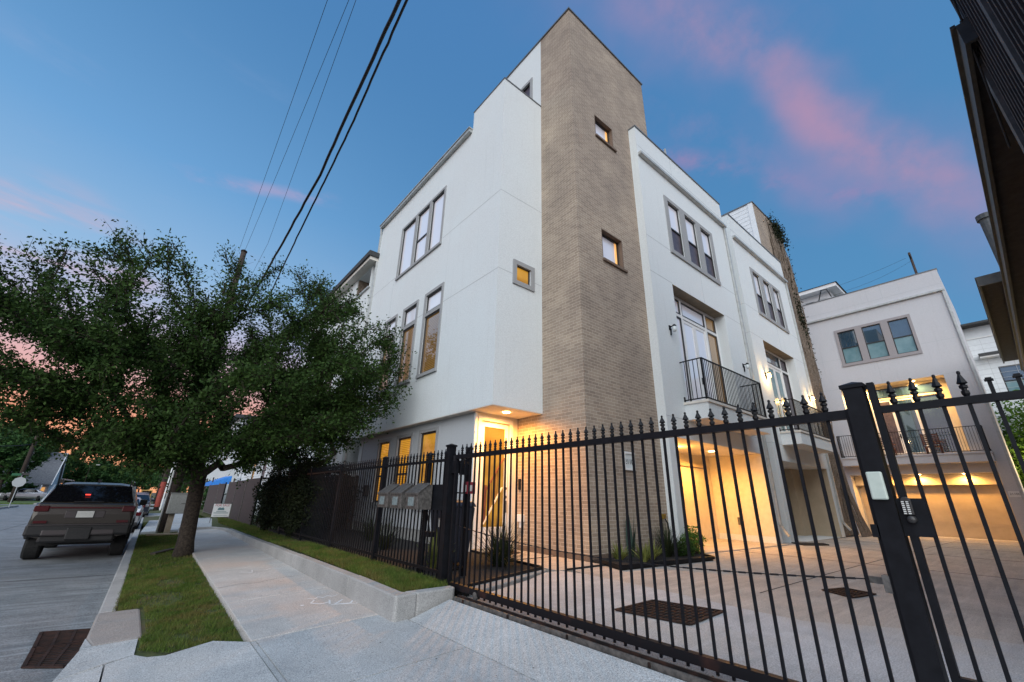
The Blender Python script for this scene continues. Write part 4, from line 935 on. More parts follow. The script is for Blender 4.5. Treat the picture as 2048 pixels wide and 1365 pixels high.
# ------------------------------------------------------------------ houses further off
H4 = thing('rear_house', (38, 0, .3), 'white boxy house behind the far right corner of the court with a grey canopy', 'house')
b = B(); wall(b, 'x', 36, -8, 5, .3, 11.35, [(-1.55, -.22, 7.9, 9.45, .1)]); wall(b, 'x', 36.02, -8, 5, 11.352, 12.0); b.quad((36, 5, .3), (36, 5, 12), (44, 5, 12), (44, 5, .3)); b.obj('wall', 'siding', H4)
b = B(); fbox(b, 'x', 36, -8, 5, .0, .05, 11.28, 11.35); fbox(b, 'x', 36, -8, .31, .0, .5, 10.0, 10.08); b.obj('band', 'white', H4)
b = B(); fbox(b, 'x', 36, -8, .33, .0, .55, 10.081, 10.25); b.obj('canopy', 'fascia', H4)
b = B(); b.box(35.3, -8.3, 12.0, 44, 5.3, 12.12); b.obj('roof', 'roofdark', H4)
b = B()
for z in [1+.3*i for i in range(34)]: fbox(b, 'x', 36, -8, 5, .0, .008, z, z+.012)
for y in (-.9, .05, -2): fbox(b, 'x', 36, y, y+.012, .0, .006, .4, 11.2)
b.obj('siding_line', 'joint', H4); window(H4, 'x', 36, -1.55, -.22, 7.9, 9.45, 'glassblue', 'glassteal', .45)
H5 = thing('rooftop_house', (40, 12, .3), 'distant pale house whose hipped roof shows above the end townhouse', 'house')
b = B(); wall(b, 'x', 40, 7.0, 18, .3, 18.55, [(8.3, 8.9, 17.1, 18.0, .1)]); b.quad((40, 7.0, .3), (40, 7.0, 18.55), (48, 7.0, 18.55), (48, 7.0, .3)); b.obj('wall', 'siding2', H5)
b = B().box(39.2, 6.4, 18.55, 48.8, 19, 18.85); b.obj('fascia', 'white', H5)
b = B(); b.quad((39.1, 6.3, 18.86), (39.1, 19, 18.86), (42, 15, 19.2), (42, 9, 19.2)); b.quad((39.1, 6.3, 18.86), (42, 9, 19.2), (46, 9, 19.2), (49, 6.3, 18.86)); b.obj('roof', 'roofdark', H5); window(H5, 'x', 40, 8.3, 8.9, 17.1, 18.0, 'glassblue')
t = thing('roof_flue', (31.6, 6.0, 13.4), 'black hooped cable rising over the roof edge of the end townhouse', 'cable')
b = B().tube([(31.6, 6.35, 13.3), (31.6, 6.25, 14.6), (31.6, 6.0, 15.25), (31.6, 5.7, 15.2), (31.6, 5.55, 14.6)], .035, 6); b.obj('hose', 'cable', t, smooth=True)

HN = thing('neighbour_building', (9, -1.5, .5), 'dark charcoal neighbouring building with overhanging eaves at the right edge', 'building')
b = B(); b.box(3.95, -4, .4, 7.50, -1.03, 11.2); b.box(7.5, -4, .4, 30, -2.0, 7.62); b.box(19.9, -4, 7.7, 32, -1.3, 8.8); b.obj('wall', 'neigh', HN)
b = B(); b.box(7.44, -1.06, 6.0-5.5, 7.60, -.97, 7.80); b.box(5.90, -1.026, .5, 6.02, -.985, 7.8)
for x in (4.4,): b.box(x, -1.03, .5, x+.1, -.99, 9)
b.obj('corner_board', 'neightrim', HN)
b = B()
for i in range(22): b.box(4.0+i*.155, -1.03, .5, 4.05+i*.155, -.995, 11.1) if not (5.85 < 4.0+i*.155 < 6.05) else None
for i in range(60): b.box(7.7+i*.2, -2.0, .5, 7.75+i*.2, -1.965, 7.6)
b.obj('cladding_rib', 'neigh', HN)
b = B(); b.box(6.92, -.93, 7.50, 30, -.88, 7.86); b.box(6.92, -1.30, 7.50, 6.97, -.93, 7.90); b.box(6.92, -.88, 7.84, 30, -.83, 7.89); b.obj('fascia', 'fascia', HN)
b = B(); b.box(6.98, -1.98, 7.62, 30, -.935, 7.66); b.obj('soffit', 'neigh', HN)
b = B(); b.box(6.90, -4, 7.72, 30, -1.0, 7.95); b.box(3.9, -4, 11.2, 7.6, -.95, 11.4); b.obj('roof', 'neigh', HN)
b = B(); b.box(19.85, -.47, 8.72, 32, -.42, 8.98); b.box(19.80, -1.1, 8.72, 19.85, -.42, 9.0); b.box(19.8, -1.1, 9.0, 32, -.40, 9.06); b.obj('upper_eave', 'fascia', HN)
b = B(); b.box(19.86, -1.3, 8.80, 32, -.475, 8.84); b.obj('upper_soffit', 'neigh', HN)
b = B(); 
for x in (14.5, 17.5, 21): b.box(x, -1.99, .5, x+.12, -1.95, 7.6)
b.obj('batten', 'neightrim', HN)
b = B().lathe((19.3, -1.15, 8.0), [(.17, 0), (.17, 2.75), (.22, 2.75), (.22, 2.92), (.0, 2.95)], 14); b.obj('chimney_flue', 'neightrim', HN, smooth=False)
b = B(); b.tube([(7.0, -1.0, 7.9), (7.05, -1.02, 9.2), (7.0, -.98, 10.4)], .025, 6); b.tube([(6.3, -.96, 9.0), (7.3, -.94, 7.2), (8.0, -.94, 6.4)], .012, 5); b.obj('service_cable', 'cable', HN)

HR = thing('street_townhouse', (7, 20, .5), 'cream-white townhouse with a dark flat eave and open loggia behind the corner house', 'townhouse')
b = B(); wall(b, 'x', 5.62, 16.9, 27, .5, 11.75, [(17.0, 18.7, 10.55, 11.55, .9), (20, 21.2, 6, 8, .1), (22.5, 23.7, 6, 8, .1)]); b.quad((5.62, 16.9, .5), (5.62, 16.9, 11.75), (12, 16.9, 11.75), (12, 16.9, .5)); b.obj('wall', 'stucco', HR)
b = B().box(5.2, 16.35, 11.74, 12, 27.4, 11.98); b.obj('roof', 'roofdark', HR)
b = B(); b.box(5.28, 16.42, 11.58, 12, 27.3, 11.739); b.obj('eave', 'soffit', HR)
b = B(); b.box(6.4, 17.0, 10.5, 6.5, 18.7, 11.56); b.box(5.66, 18.6, 10.5, 6.5, 18.69, 11.56); b.obj('loggia_wall', 'vine', HR)
b = B(); b.box(5.54, 16.88, 10.45, 5.615, 20.5, 10.52); b.box(5.56, 17.5, 9.05, 5.615, 21, 9.12); b.obj('rail', 'gutter', HR)
for y in (20, 22.5): window(HR, 'x', 5.62, y, y+1.2, 6, 8, 'glassdark')
HW = thing('side_house', (7, 32, .5), 'low white clapboard house behind the brown screen fence', 'house')
b = B(); wall(b, 'x', 5.5, 27.6, 40, .5, 5.3, [(30, 31, 2.6, 4.2, .1), (33.4, 34.2, 2.6, 4.4, .1)]); b.quad((5.5, 27.6, .5), (5.5, 27.6, 5.3), (12, 27.6, 6.8), (12, 27.6, .5)); b.obj('wall', 'siding', HW)
b = B()
for z in [.9+.32*i for i in range(14)]: fbox(b, 'x', 5.5, 27.6, 40, .0, .012, z, z+.015); b.box(5.5, 27.585, z, 12, 27.6, z+.015)
b.obj('siding_line', 'joint', HW); b = B(); b.quad((5.2, 27.2, 5.3), (5.2, 40.4, 5.3), (12, 40.4, 7.0), (12, 27.2, 7.0)); b.box(5.15, 27.2, 5.15, 5.25, 40.4, 5.32); b.obj('roof', 'white', HW)
window(HW, 'x', 5.5, 33.4, 34.2, 2.6, 4.4, 'litplain'); window(HW, 'x', 5.5, 30, 31, 2.6, 4.2, 'glassdark')
HF = thing('grey_house', (6, 52, .5), 'distant grey-white house past the brown fence beside the leaning poles', 'house')
b = B(); wall(b, 'x', 5.2, 44, 64, .3, 8, [(46, 47.2, 4.5, 6.5, .1), (50, 51.2, 4.5, 6.5, .1)]); b.quad((5.2, 44, .3), (5.2, 44, 8), (14, 44, 8), (14, 44, .3)); b.obj('wall', 'siding2', HF); B().box(4.8, 43.6, 8, 14, 64, 8.3).obj('roof', 'roofdark', HF)
for y in (46, 50): window(HF, 'x', 5.2, y, y+1.2, 4.5, 6.5, 'glassblue')
# blue tarp over a lean-to
t = thing('tarp_shelter', (4.4, 40, .5), 'small shelter under a bright blue tarp beyond the screen fence', 'shelter')
b = B(); b.quad((3.75, 38, 2.45), (4.9, 38, 2.95), (4.9, 42, 3.0), (3.75, 42, 2.5)); b.quad((3.75, 38, 2.45), (3.75, 42, 2.5), (3.72, 42, 2.25), (3.72, 38, 2.2)); b.quad((3.75, 38, 2.45), (3.72, 38, 2.2), (4.9, 38, 2.4), (4.9, 38, 2.95)); b.obj('tarp', 'blue', t)
for x, y in ((3.8, 38.1), (5.1, 38.1), (3.8, 41.9), (5.1, 41.9)): B().box(x-.04, y-.04, .5, x+.04, y+.04, 2.8).obj('post', 'wood', t)
# house across the street
HA = thing('gabled_house', (-18, 100, .2), 'grey-shingled gabled house across the street behind the silver car', 'house')
b = B(); b.box(-22, 95.6, .2, -10.7, 102, 2.8); b.quad((-10.7, 95.6, 2.8), (-10.7, 102, 2.8), (-10.7, 98.8, 6.7)); b.obj('wall', 'siding2', HA)
b = B(); b.ext([(-22.5, 94.6, 2.35), (-10.5, 94.6, 2.35), (-10.5, 98.8, 7.1), (-22.5, 98.8, 7.1)], (0, 0, .15)); b.ext([(-22.5, 103, 2.35), (-10.5, 103, 2.35), (-10.5, 98.8, 7.1), (-22.5, 98.8, 7.1)], (0, 0, .15)); b.obj('roof', 'shingle', HA)
b = B().obox((-10.45, 94.5, 2.3), (-10.45, 98.8, 7.15), .1, .2); b.obox((-10.45, 103.1, 2.3), (-10.45, 98.8, 7.15), .1, .2); b.obj('bargeboard', 'white', HA)
b = B().box(-11.8, 95.5, 1.3, -11.1, 95.59, 2.0); b.obj('window', 'warmpane', HA)
HB = thing('low_house', (-18, 78, .2), 'small low grey-roofed house beside the stop sign', 'house')
b = B(); b.box(-16, 94.0, .2, -11.6, 94.5, 1.0); b.obj('wall', 'siding2', HB); b = B(); b.ext([(-16, 93.5, .75), (-11.4, 93.5, .75), (-11.4, 94.4, 2.3), (-16, 94.4, 2.3)], (0, 0, .1)); b.obj('roof', 'shingle', HB)
b = B().obox((-11.36, 93.5, .75), (-11.36, 94.4, 2.3), .1, .18); b.obj('bargeboard', 'white', HB)
t = thing('parked_van', (.9, 120, .05), 'yellow van parked far down the street', 'van')
B().box(.1, 120, .5, 1.9, 124.6, 2.05).obj('body', 'yellow', t, bev=.1); B().box(.25, 119.96, 1.3, 1.75, 119.995, 1.85).obj('rear_window', 'carglass', t)
for x in (.15, 1.6):
    for y in (120.9, 123.7): B().lathe((x, y, .38), [(.33, 0), (.33, .22)], 14, 'x').obj('wheel', 'tyre', t)

# ------------------------------------------------------------------ sliding gate and fences
XG = 3.48
def picket_mesh(z0, zr, z1, s=.0185, spear=True):
    """square bar from z0 to zr with a spear finial up to z1, centred on x=y=0"""
    b = B(); h = s/2; b.box(-h, -h, z0, h, h, zr if spear else z1)
    if spear:
        k = z1-zr; p = [(.012, 0), (.020, .015*1), (.020, .03), (.013, .035), (.013, .045), (.021, .05), (.021, .062), (.010, .07), (.026, .078), (.019, .095), (.0075, k-.022), (.010, k-.014), (.008, k-.004), (.001, k)]
        b.lathe((0, 0, zr), p, 6)
    else: b.box(-h*1.4, -h*1.4, z1, h*1.4, h*1.4, z1+.008)
    return b
def pickets(parent, ylist, x, z0, zr, z1, mat='black', xl=None):
    first = picket_mesh(z0, zr, z1).obj('picket', mat, None); me = first.data; off = wloc(parent)
    for i, y in enumerate(ylist):
        o = first if i == 0 else first.copy()
        if i: COL.objects.link(o)
        o.parent = parent; o.location = Vector((xl[i] if xl else x, y, 0))-off
def frange(a, b, s): return [a+s*i for i in range(int(round((b-a)/s))+1)]
G1 = thing('sliding_gate', (XG, 3, .58), 'wide black steel sliding gate with spear-topped bars across the driveway', 'gate')
b = B(); b.box(XG-.028, .66, 2.295, XG+.028, 5.46, 2.352); b.obj('top_rail', 'black', G1)
b = B(); b.box(XG-.03, .66, .635, XG+.03, 5.46, .705); b.obj('bottom_rail', 'rusty', G1)
B().box(XG-.03, .652, .628, XG+.03, .705, 2.356).obj('stile', 'black', G1, bev=.006); B().box(XG-.026, 5.42, .70, XG+.026, 5.455, 2.30).obj('stile', 'black', G1)
pickets(G1, frange(.815, 5.35, .1125), XG, .605, 2.353, 2.497)
b = B().box(XG-.03, .70, 1.29, XG+.055, .735, 1.38); b.box(XG+.03, .735, 1.325, XG+.07, .83, 1.36); b.obj('chain_bracket', 'steel', G1)
for y in (4.8, 1.2): B().lathe((XG-.02, y, .632), [(.035, -.012), (.045, -.012), (.045, .012), (.035, .012)], 16, 'x').obj('wheel', 'steel', G1)
t = thing('drive_chain', (3.53, 3, 1.25), 'long black drive chain hanging along the sliding gate', 'chain')
def cat(y): q = (y-.8)/(5.9-.8); return 1.345+.0*q+.11*q-4*.15*q*(1-q)
pts = [(3.535, .83+i*.055, cat(.83+i*.055)) for i in range(94)]; b = B()
for i, (p, q) in enumerate(zip(pts, pts[1:])): b.obox(p, q, .006 if i % 2 else .012, .012 if i % 2 else .006)
b.obj('chain', 'cable', t)
t = thing('gate_track', (3.40, 1, .57), 'dark steel floor track with bolt heads in front of the gate', 'track')
b = B(); b.box(3.335, -6, .555, 3.352, 5.08, .60); b.box(3.352, -6, .55, 3.43, 5.08, .578); b.box(3.43, -6, .555, 3.447, 5.08, .60); b.obj('channel', 'steel', t)
b = B().box(3.382, -6, .578, 3.398, 5.08, .612); b.obj('guide_rail', 'iron', t)
b = B()
for i, y in enumerate(frange(1.0, 4.9, .43)): b.lathe((3.325 if i % 2 else 3.462, y, .565), [(.012, 0), (.011, .03), (.004, .034)], 8)
b.obj('bolt', 'iron', t)
G2 = thing('boundary_fence', (XG, 9, .6), 'black steel picket fence running from the gate post along the front garden', 'fence')
def post(parent, x, y, s, z0, z1, cap=True, name='post', mat='black'):
    b = B().box(x-s/2, y-s/2, z0, x+s/2, y+s/2, z1-.03)
    if cap:
        h = s/2+.012; b.box(x-h, y-h, z1-.035, x+h, y+h, z1-.012); n = len(b.v); b.v += [(x-h, y-h, z1-.012), (x+h, y-h, z1-.012), (x+h, y+h, z1-.012), (x-h, y+h, z1-.012), (x, y, z1+.015)]; b.f += [(n, n+1, n+4), (n+1, n+2, n+4), (n+2, n+3, n+4), (n+3, n, n+4)]
    return b.obj(name, mat, parent)
post(G2, XG, 5.62, .105, .42, 2.52)
for y, s in ((7.98, .075), (10.35, .065), (12.7, .065), (15.0, .065)): post(G2, XG, y, s, .45, 2.47 if y < 9 else 2.44)
b = B(); b.box(XG-.02, 5.67, 2.275, XG+.02, 15.0, 2.315); b.obj('top_rail', 'black', G2)
b = B(); b.box(XG-.02, 5.67, .76, XG+.02, 15.0, .80); b.obj('bottom_rail', 'black', G2)
ylist = [y for y in frange(5.78, 14.9, .1155) if min(abs(y-q) for q in (7.98, 10.35, 12.7)) > .06]
pickets(G2, ylist, XG, .70, 2.316, 2.462)
G3 = thing('gate_guide', (3.9, 5.8, .6), 'short black return fence with guide rollers behind the main gate post', 'gate guide')
post(G3, 4.05, 5.96, .07, .5, 2.55)
b = B().obox((3.50, 5.66, 2.29), (4.03, 5.94, 2.29), .035, .04); b.obox((3.50, 5.66, 1.83), (4.03, 5.94, 1.83), .02, .02); b.obox((3.50, 5.66, .78), (4.03, 5.94, .78), .03, .035); b.obj('rail', 'black', G3)
pickets(G3, [5.72, 5.78, 5.84, 5.90], 3.6, .70, 2.31, 2.47, xl=[3.61, 3.72, 3.83, 3.94])
for i, (x, y) in enumerate(((3.52, 5.53), (3.86, 5.83))): B().box(x-.05, y-.05, 2.10, x+.05, y+.05, 2.27).lathe((x-.02, y, 2.3), [(.03, -.03), (.03, .05)], 10).obj('roller_box', 'black', G3)
t = thing('call_box', (4.0, 5.9, 1.9), 'small dark red box with a pale label on the post behind the gate', 'box')
B().box(3.93, 5.80, 1.82, 4.09, 5.92, 2.0).obj('case', 'red', t, bev=.008); B().box(3.922, 5.82, 1.85, 3.929, 5.875, 1.95).obj('label', 'plate', t); B().box(3.95, 5.794, 1.86, 4.02, 5.799, 1.95).obj('notice', 'plate', t)
G4 = thing('side_fence', (XG, .3, .6), 'black steel fence section right of the thick gate post with a keypad plate', 'fence')
post(G4, XG, .63, .105, .3, 2.52)
b = B().box(XG-.02, .522, .55, XG+.02, .558, 2.51); b.box(XG-.02, -1.0, 2.31, XG+.02, .522, 2.352); b.obj('top_rail', 'black', G4)
b = B().box(XG-.02, -1.0, .90, XG+.02, .522, .94); b.obj('bottom_rail', 'black', G4)
pickets(G4, [.45, .345, .24, .135], XG, .62, 2.353, 2.505)
first = picket_mesh(.62, 2.35, 2.43, spear=False)
for k, y in enumerate((.03, -.075, -.18, -.285, -.39)):
    bb = B().box(XG-.009, y-.009, .62, XG+.009, y+.009, 2.425); bb.box(XG-.018, y-.018, 2.425, XG+.018, y+.018, 2.433); bb.box(XG-.013, y-.013, 2.433, XG+.013, y+.013, 2.443); bb.obj('picket', 'black', G4)
B().box(XG-.024, .445, 1.60, XG-.012, .575, 1.805).obj('keypad_plate', 'black', G4)
b = B(); 
b.box(XG-.05, .505, 1.715, XG-.024, .550, 1.79).lathe((XG-.037, .5275, 1.79), [(.0225, -.013), (.0225, .013)], 14, 'x'); kp = b.obj('keypad_lock', 'frame', G4, bev=.003)
b = B()
for i in range(7):
    for j in range(2): y = .541-j*.020; z = 1.785-i*.0105; b.box(XG-.0545, y-.006, z-.003, XG-.050, y+.006, z+.003)
b.obj('key_button', 'plate', kp)
B().lathe((XG-.04, .521, 1.69), [(.016, -.03), (.021, -.02), (.021, .01), (.014, .016)], 16, 'x').obj('lock_knob', 'frame', G4, smooth=True)
B().box(XG-.05, .69, 1.585, XG+.03, .722, 1.655).box(XG-.03, .67, 1.60, XG+.02, .70, 1.64).obj('gate_catch', 'black', G4)
o = B().box(XG-.085, .595, 1.795, XG-.055, .672, 1.955).obj('opener_unit', 'palegreen', G4, bev=.008)
# mailboxes on the fence
for i, y in enumerate((7.22, 6.72, 6.17)):
    t = thing('mailbox', (3.28, y, 1.6), ['pewter wall mailbox farthest left of the three on the fence', 'middle pewter wall mailbox of the three on the fence', 'pewter wall mailbox nearest the gate post of the three on the fence'][i], 'mailbox', 'mailboxes on the fence')
    w = .19
    B().ext([(3.18, y-w, 1.58), (3.42, y-w, 1.58), (3.42, y-w, 1.93), (3.36, y-w, 1.945), (3.18, y-w, 1.80)], (0, 2*w, 0)).obj('box', 'mailbox', t, bev=.008)
    B().ext([(3.165, y-w-.012, 1.785), (3.365, y-w-.012, 1.945), (3.375, y-w-.012, 1.965), (3.16, y-w-.012, 1.815)], (0, 2*w+.024, 0)).obj('lid', 'mailbox', t, bev=.004)
    B().box(3.172, y-.10, 1.63, 3.179, y+.10, 1.76).obj('pane', 'glasspat', t)
    b = B(); ring(b, 'x', 3.18, y-.115, y+.115, 1.615, 1.775, .016, .0, .014); b.obj('frame', 'mailbox', t)
    B().tube([(3.34, y-.03, 1.96), (3.34, y-.025, 1.985), (3.34, y+.025, 1.985), (3.34, y+.03, 1.96)], .006, 6).obj('handle', 'steel', t)
b = B().box(3.44, 5.70, 1.58, 3.452, 6.45, 1.94); tag(b.obj('mail_shield', 'black'), 'black sheet-metal shield behind the mailboxes next to the gate post', 'panel')
t = thing('mail_post', (3.42, 6.62, .6), 'slim black post inside the fence behind the mailboxes', 'post'); post(t, 3.62, 6.5, .06, .5, 2.46, name='post')
B().obox((3.60, 6.2, 1.22), (3.60, 6.45, 1.22), .1, .07).obj('bracket', 'black', t); B().obox((3.61, 6.3, 1.25), (3.61, 6.47, 1.62), .015, .015).obj('brace', 'black', t)

# wheeled bins
def wheelie(name, x, y, z, label, mat, sc=1., rz=0, sticker=False):
    t = thing(name, (x, y, z), label, 'bin'); t.rotation_euler = (0, 0, 0)
    def q(a, b_, c): return (x+(a*cos(rz)-b_*sin(rz))*sc, y+(a*sin(rz)+b_*cos(rz))*sc, z+c*sc)
    b = B(); lo = [(-.22, -.24), (.22, -.24), (.22, .24), (-.22, .24)]; hi = [(-.29, -.31), (.29, -.31), (.29, .33), (-.29, .33)]
    V = [q(a, c, .06) for a, c in lo]+[q(a, c, .95) for a, c in hi]; b.v = V; b.f = [(3, 2, 1, 0), (4, 5, 6, 7), (0, 1, 5, 4), (1, 2, 6, 5), (2, 3, 7, 6), (3, 0, 4, 7)]; b.obj('body', mat, t, bev=.03)
    b = B(); V = [q(a, c, .952) for a, c in ((-.31, -.33), (.31, -.33), (.31, .36), (-.31, .36))]+[q(a, c, d) for a, c, d in ((-.27, -.28, 1.04), (.27, -.28, 1.04), (.29, .34, 1.07), (-.29, .34, 1.07))]; b.v = V; b.f = [(3, 2, 1, 0), (4, 5, 6, 7), (0, 1, 5, 4), (1, 2, 6, 5), (2, 3, 7, 6), (3, 0, 4, 7)]; b.obj('lid', mat, t, bev=.02)
    for sx in (-1, 1):
        c = q(sx*.27, .24, .11); B().lathe(c, [(.10*sc, -.03), (.10*sc, .03)], 12, 'x').obj('wheel', 'tyre', t)
    if sticker:
        for dy in (.0, .075): B().box(x-.315, y-.20+dy, z+.62, x-.300, y-.14+dy, z+.76).obj('sticker', 'plate', t)
    return t
wheelie('wheeled_bin', 4.42, 6.95, .66, 'dark blue wheeled bin with a white sticker behind the main gate post', 'bin', 1.0, 0, True)
wheelie('garden_bin', 4.55, 22.4, .59, 'green wheeled bin behind the open fence beyond the hedge', 'green', 1.05)
# ------------------------------------------------------------------ things further along the pavement
G5 = thing('screen_fence', (3.55, 28, .6), 'tall dark brown mesh screen fence along the lawn past the hedge', 'fence')
for a, c in ((19.75, 22.6), (22.62, 25.1), (25.12, 27.6), (29.0, 31.6), (31.62, 36.4)):
    B().box(3.53, a, .60, 3.56, c, 2.36-.01*(a-19)).obj('panel', 'screen', G5)
for y in (19.72, 22.61, 25.11, 27.62, 28.98, 31.61, 36.4): B().box(3.50, y-.03, .5, 3.57, y+.03, 2.42-.01*(y-19)).obj('post', 'black' if y in (19.72, 28.98) else 'steel', G5)
B().box(3.515, 19.75, .56, 3.575, 36.4, .60).obj('bottom_rail', 'steel', G5)
G6 = thing('open_fence', (4.6, 19.7, .6), 'plain open-bar metal fence closing the yard beside the brown screen', 'fence')
B().box(3.6, 19.70, 2.32, 6.2, 19.74, 2.36).box(3.6, 19.70, 1.75, 6.2, 19.73, 1.775).box(3.6, 19.70, .68, 6.2, 19.74, .72).obj('rail', 'iron', G6)
first = B().box(-.01, -.01, .6, .01, .01, 2.32).obj('picket', 'iron', None)
for i in range(20):
    o = first if i == 0 else first.copy()
    if i: COL.objects.link(o)
    o.parent = G6; o.location = Vector((3.72+i*.125, 19.72, 0))-wloc(G6)
t = thing('lease_sign', (3.13, 25.2, .5), 'white real-estate yard sign with a red lettered header in front of the brown screen', 'sign')
b = B().box(2.80, 25.19, .70, 3.50, 25.21, 1.27); b.obj('board', 'white', t); B().box(2.79, 25.2, .45, 2.81, 25.22, 1.29).box(3.49, 25.2, .45, 3.51, 25.22, 1.29).box(2.79, 25.2, 1.27, 3.51, 25.22, 1.29).obj('frame', 'steel', t)
text('FOR SALE', .135, 'redink', t, (3.15, 25.186, 1.205), ROT_Y, 'header', .002)
b = B().box(2.99, 25.184, 1.00, 3.25, 25.189, 1.06); b.ext([(2.99, 25.184, 1.06), (3.25, 25.184, 1.06), (3.20, 25.184, 1.12), (3.13, 25.184, 1.09), (3.06, 25.184, 1.12)], (0, .004, 0)); b.obj('emblem', 'tealink', t)
b = B().box(2.95, 25.184, .93, 3.35, 25.188, .95).box(2.86, 25.184, .86, 3.44, 25.188, .885).box(2.88, 25.184, .76, 3.42, 25.188, .772); b.obj('line', 'tealink', t)
# utility pole with conduit and cabinet
def upole(x, y, z0, z1, r, label, arm=True, name='utility_pole'):
    t = thing(name, (x, y, z0), label, 'utility pole'); B().tube([(x, y, z0-.1), (x, y, (z0+z1)/2), (x, y, z1)], [r, r*.85, r*.62], 14).obj('pole', 'wooddark', t, smooth=True)
    if arm: B().obox((x-.9, y, z1-.55), (x+.9, y, z1-.55), .1, .12).obj('crossarm', 'wooddark', t)
    return t
U1 = upole(1.05, 22.45, .25, 13.0, .19, 'near dark wooden utility pole rising behind the oak with the cabinet at its foot', False)
B().tube([(.84, 22.34, .25), (.84, 22.34, 6), (.90, 22.34, 9.0)], .035, 8).obj('conduit', 'white', U1, smooth=True)
B().lathe((1.05, 22.45, 12.95), [(.10, 0), (.14, .05), (.14, .12), (.02, .2)], 10).obj('insulator', 'iron', U1)
t = thing('utility_cabinet', (1.15, 21.3, .3), 'grey metal utility cabinet on a tan post beside the oak trunk', 'cabinet')
B().box(.92, 21.15, .99, 1.50, 21.45, 1.70).obj('cabinet', 'greybox', t, bev=.015); B().box(.90, 21.13, 1.70, 1.52, 21.47, 1.725).obj('lid', 'greybox', t); B().box(1.02, 21.25, .2, 1.20, 21.40, .99).obj('post', 'tan', t)
B().box(1.30, 21.14, 1.34, 1.42, 21.149, 1.36).obj('handle', 'steel', t)
b = B().box(.52, 20.6, .30, 1.50, 20.78, .35); tag(b.obj('timber_plank', 'tan'), 'pale timber plank lying in the grass at the foot of the cabinet', 'plank')
b = B().obox((.62, 14.9, .27), (1.02, 15.5, .30), .13, .05); tag(b.obj('fallen_board', 'wood'), 'dark broken board lying in the grass beside the oak trunk', 'board')
U2 = upole(1.35, 48.4, .2, 13.5, .19, 'farther leaning-looking utility pole wrapped in orange near its foot')
B().lathe((1.35, 48.4, .55), [(.198, 0), (.195, 2.0)], 14).obj('orange_wrap', 'orange', U2); B().tube([(1.62, 48.2, .2), (1.62, 48.2, 7)], .05, 8).obj('conduit', 'white', U2)
U3 = upole(-11.7, 79.7, .3, 15.9, .24, 'dark utility pole across the street at the left edge')
U4 = upole(1.75, 74, .2, 13.5, .18, 'third utility pole far down the right pavement'); 
U5 = upole(45.0, 2.0, .3, 22.0, .13, 'utility pole top standing above the end townhouse roof', True)
def wire(name, pts, r, label, sag=0, grp=None):
    P0 = [Vector(p) for p in pts]; out = []
    for a, c in zip(P0, P0[1:]):
        for i in range(14): q = i/14; out.append(a.lerp(c, q)-Vector((0, 0, 4*sag*q*(1-q))))
    out.append(P0[-1]); o = B().tube(out, r, 6).obj(name, 'cable', None, smooth=True); return tag(o, label, 'cable', grp)
g = 'overhead wires along the street'
wire('overhead_wire', [(.83, 22.4, 12.95), (.57, 7.9, 12.8), (.35, -12, 12.9)], .006, 'thin overhead wire, leftmost of the three fine lines', .12, g)
wire('overhead_wire', [(1.07, 22.4, 13.1), (.96, 7.56, 12.8), (.9, -12, 12.9)], .006, 'thin overhead wire, middle of the three fine lines', .12, g)
wire('overhead_wire', [(1.70, 48.4, 13.0), (1.76, 20.4, 12.8), (1.09, 7.45, 12.8), (.95, -12, 12.9)], .006, 'thin overhead wire, rightmost of the three fine lines', .1, g)
def thick(pts, r, label):
    P0 = [Vector(p) for p in pts]; out = []; k = 0
    for a, c in zip(P0, P0[1:]):
        n = 16
        for i in range(n): q = i/n; out.append(a.lerp(c, q)+Vector((rnd.gauss(0, .0035), 0, rnd.gauss(0, .004)))); k += 1
    out.append(P0[-1]); o = B().tube(out, r, 7).obj('overhead_cable', 'cable', None, smooth=True); tag(o, label, 'cable', 'thick overhead cables')
thick([(1.1, 22.4, 9.6), (1.50, 19.4, 8.95), (1.48, 14.5, 8.9), (1.47, 9.23, 9.0), (1.24, 4.44, 9.05), (.9, -10, 9.7)], .030, 'thicker left of the two black cables overhead')
thick([(1.2, 22.5, 9.2), (1.98, 17.2, 8.95), (1.72, 12, 8.92), (1.55, 7.76, 9.0), (1.33, 4.36, 9.05), (1.0, -10, 9.7)], .021, 'thinner twisted right of the two black cables overhead')
wire('roof_wire', [(45, 2.3, 21.6), (42, 9, 19.6), (40, 18, 19)], .009, 'upper wire strung from the pole above the end townhouse', .2)
wire('roof_wire', [(45, 2.1, 21.2), (41, 6, 18.6), (38, 10, 17.4)], .009, 'lower wire strung from the pole above the end townhouse', .2)
wire('street_wire', [(-11.7, 79.7, 14.7), (-28, 72, 15.8)], .03, 'upper wire leaving the pole across the street', .6)
wire('street_wire', [(-11.7, 79.7, 12.6), (1.75, 74, 12.8)], .03, 'wire crossing the orange sky from the pole across the street', .5)
wire('street_cable', [(-11.7, 79.7, 7.0), (-26, 72, 11)], .06, 'thick pale cable loop leaving the pole across the street', 2.2)
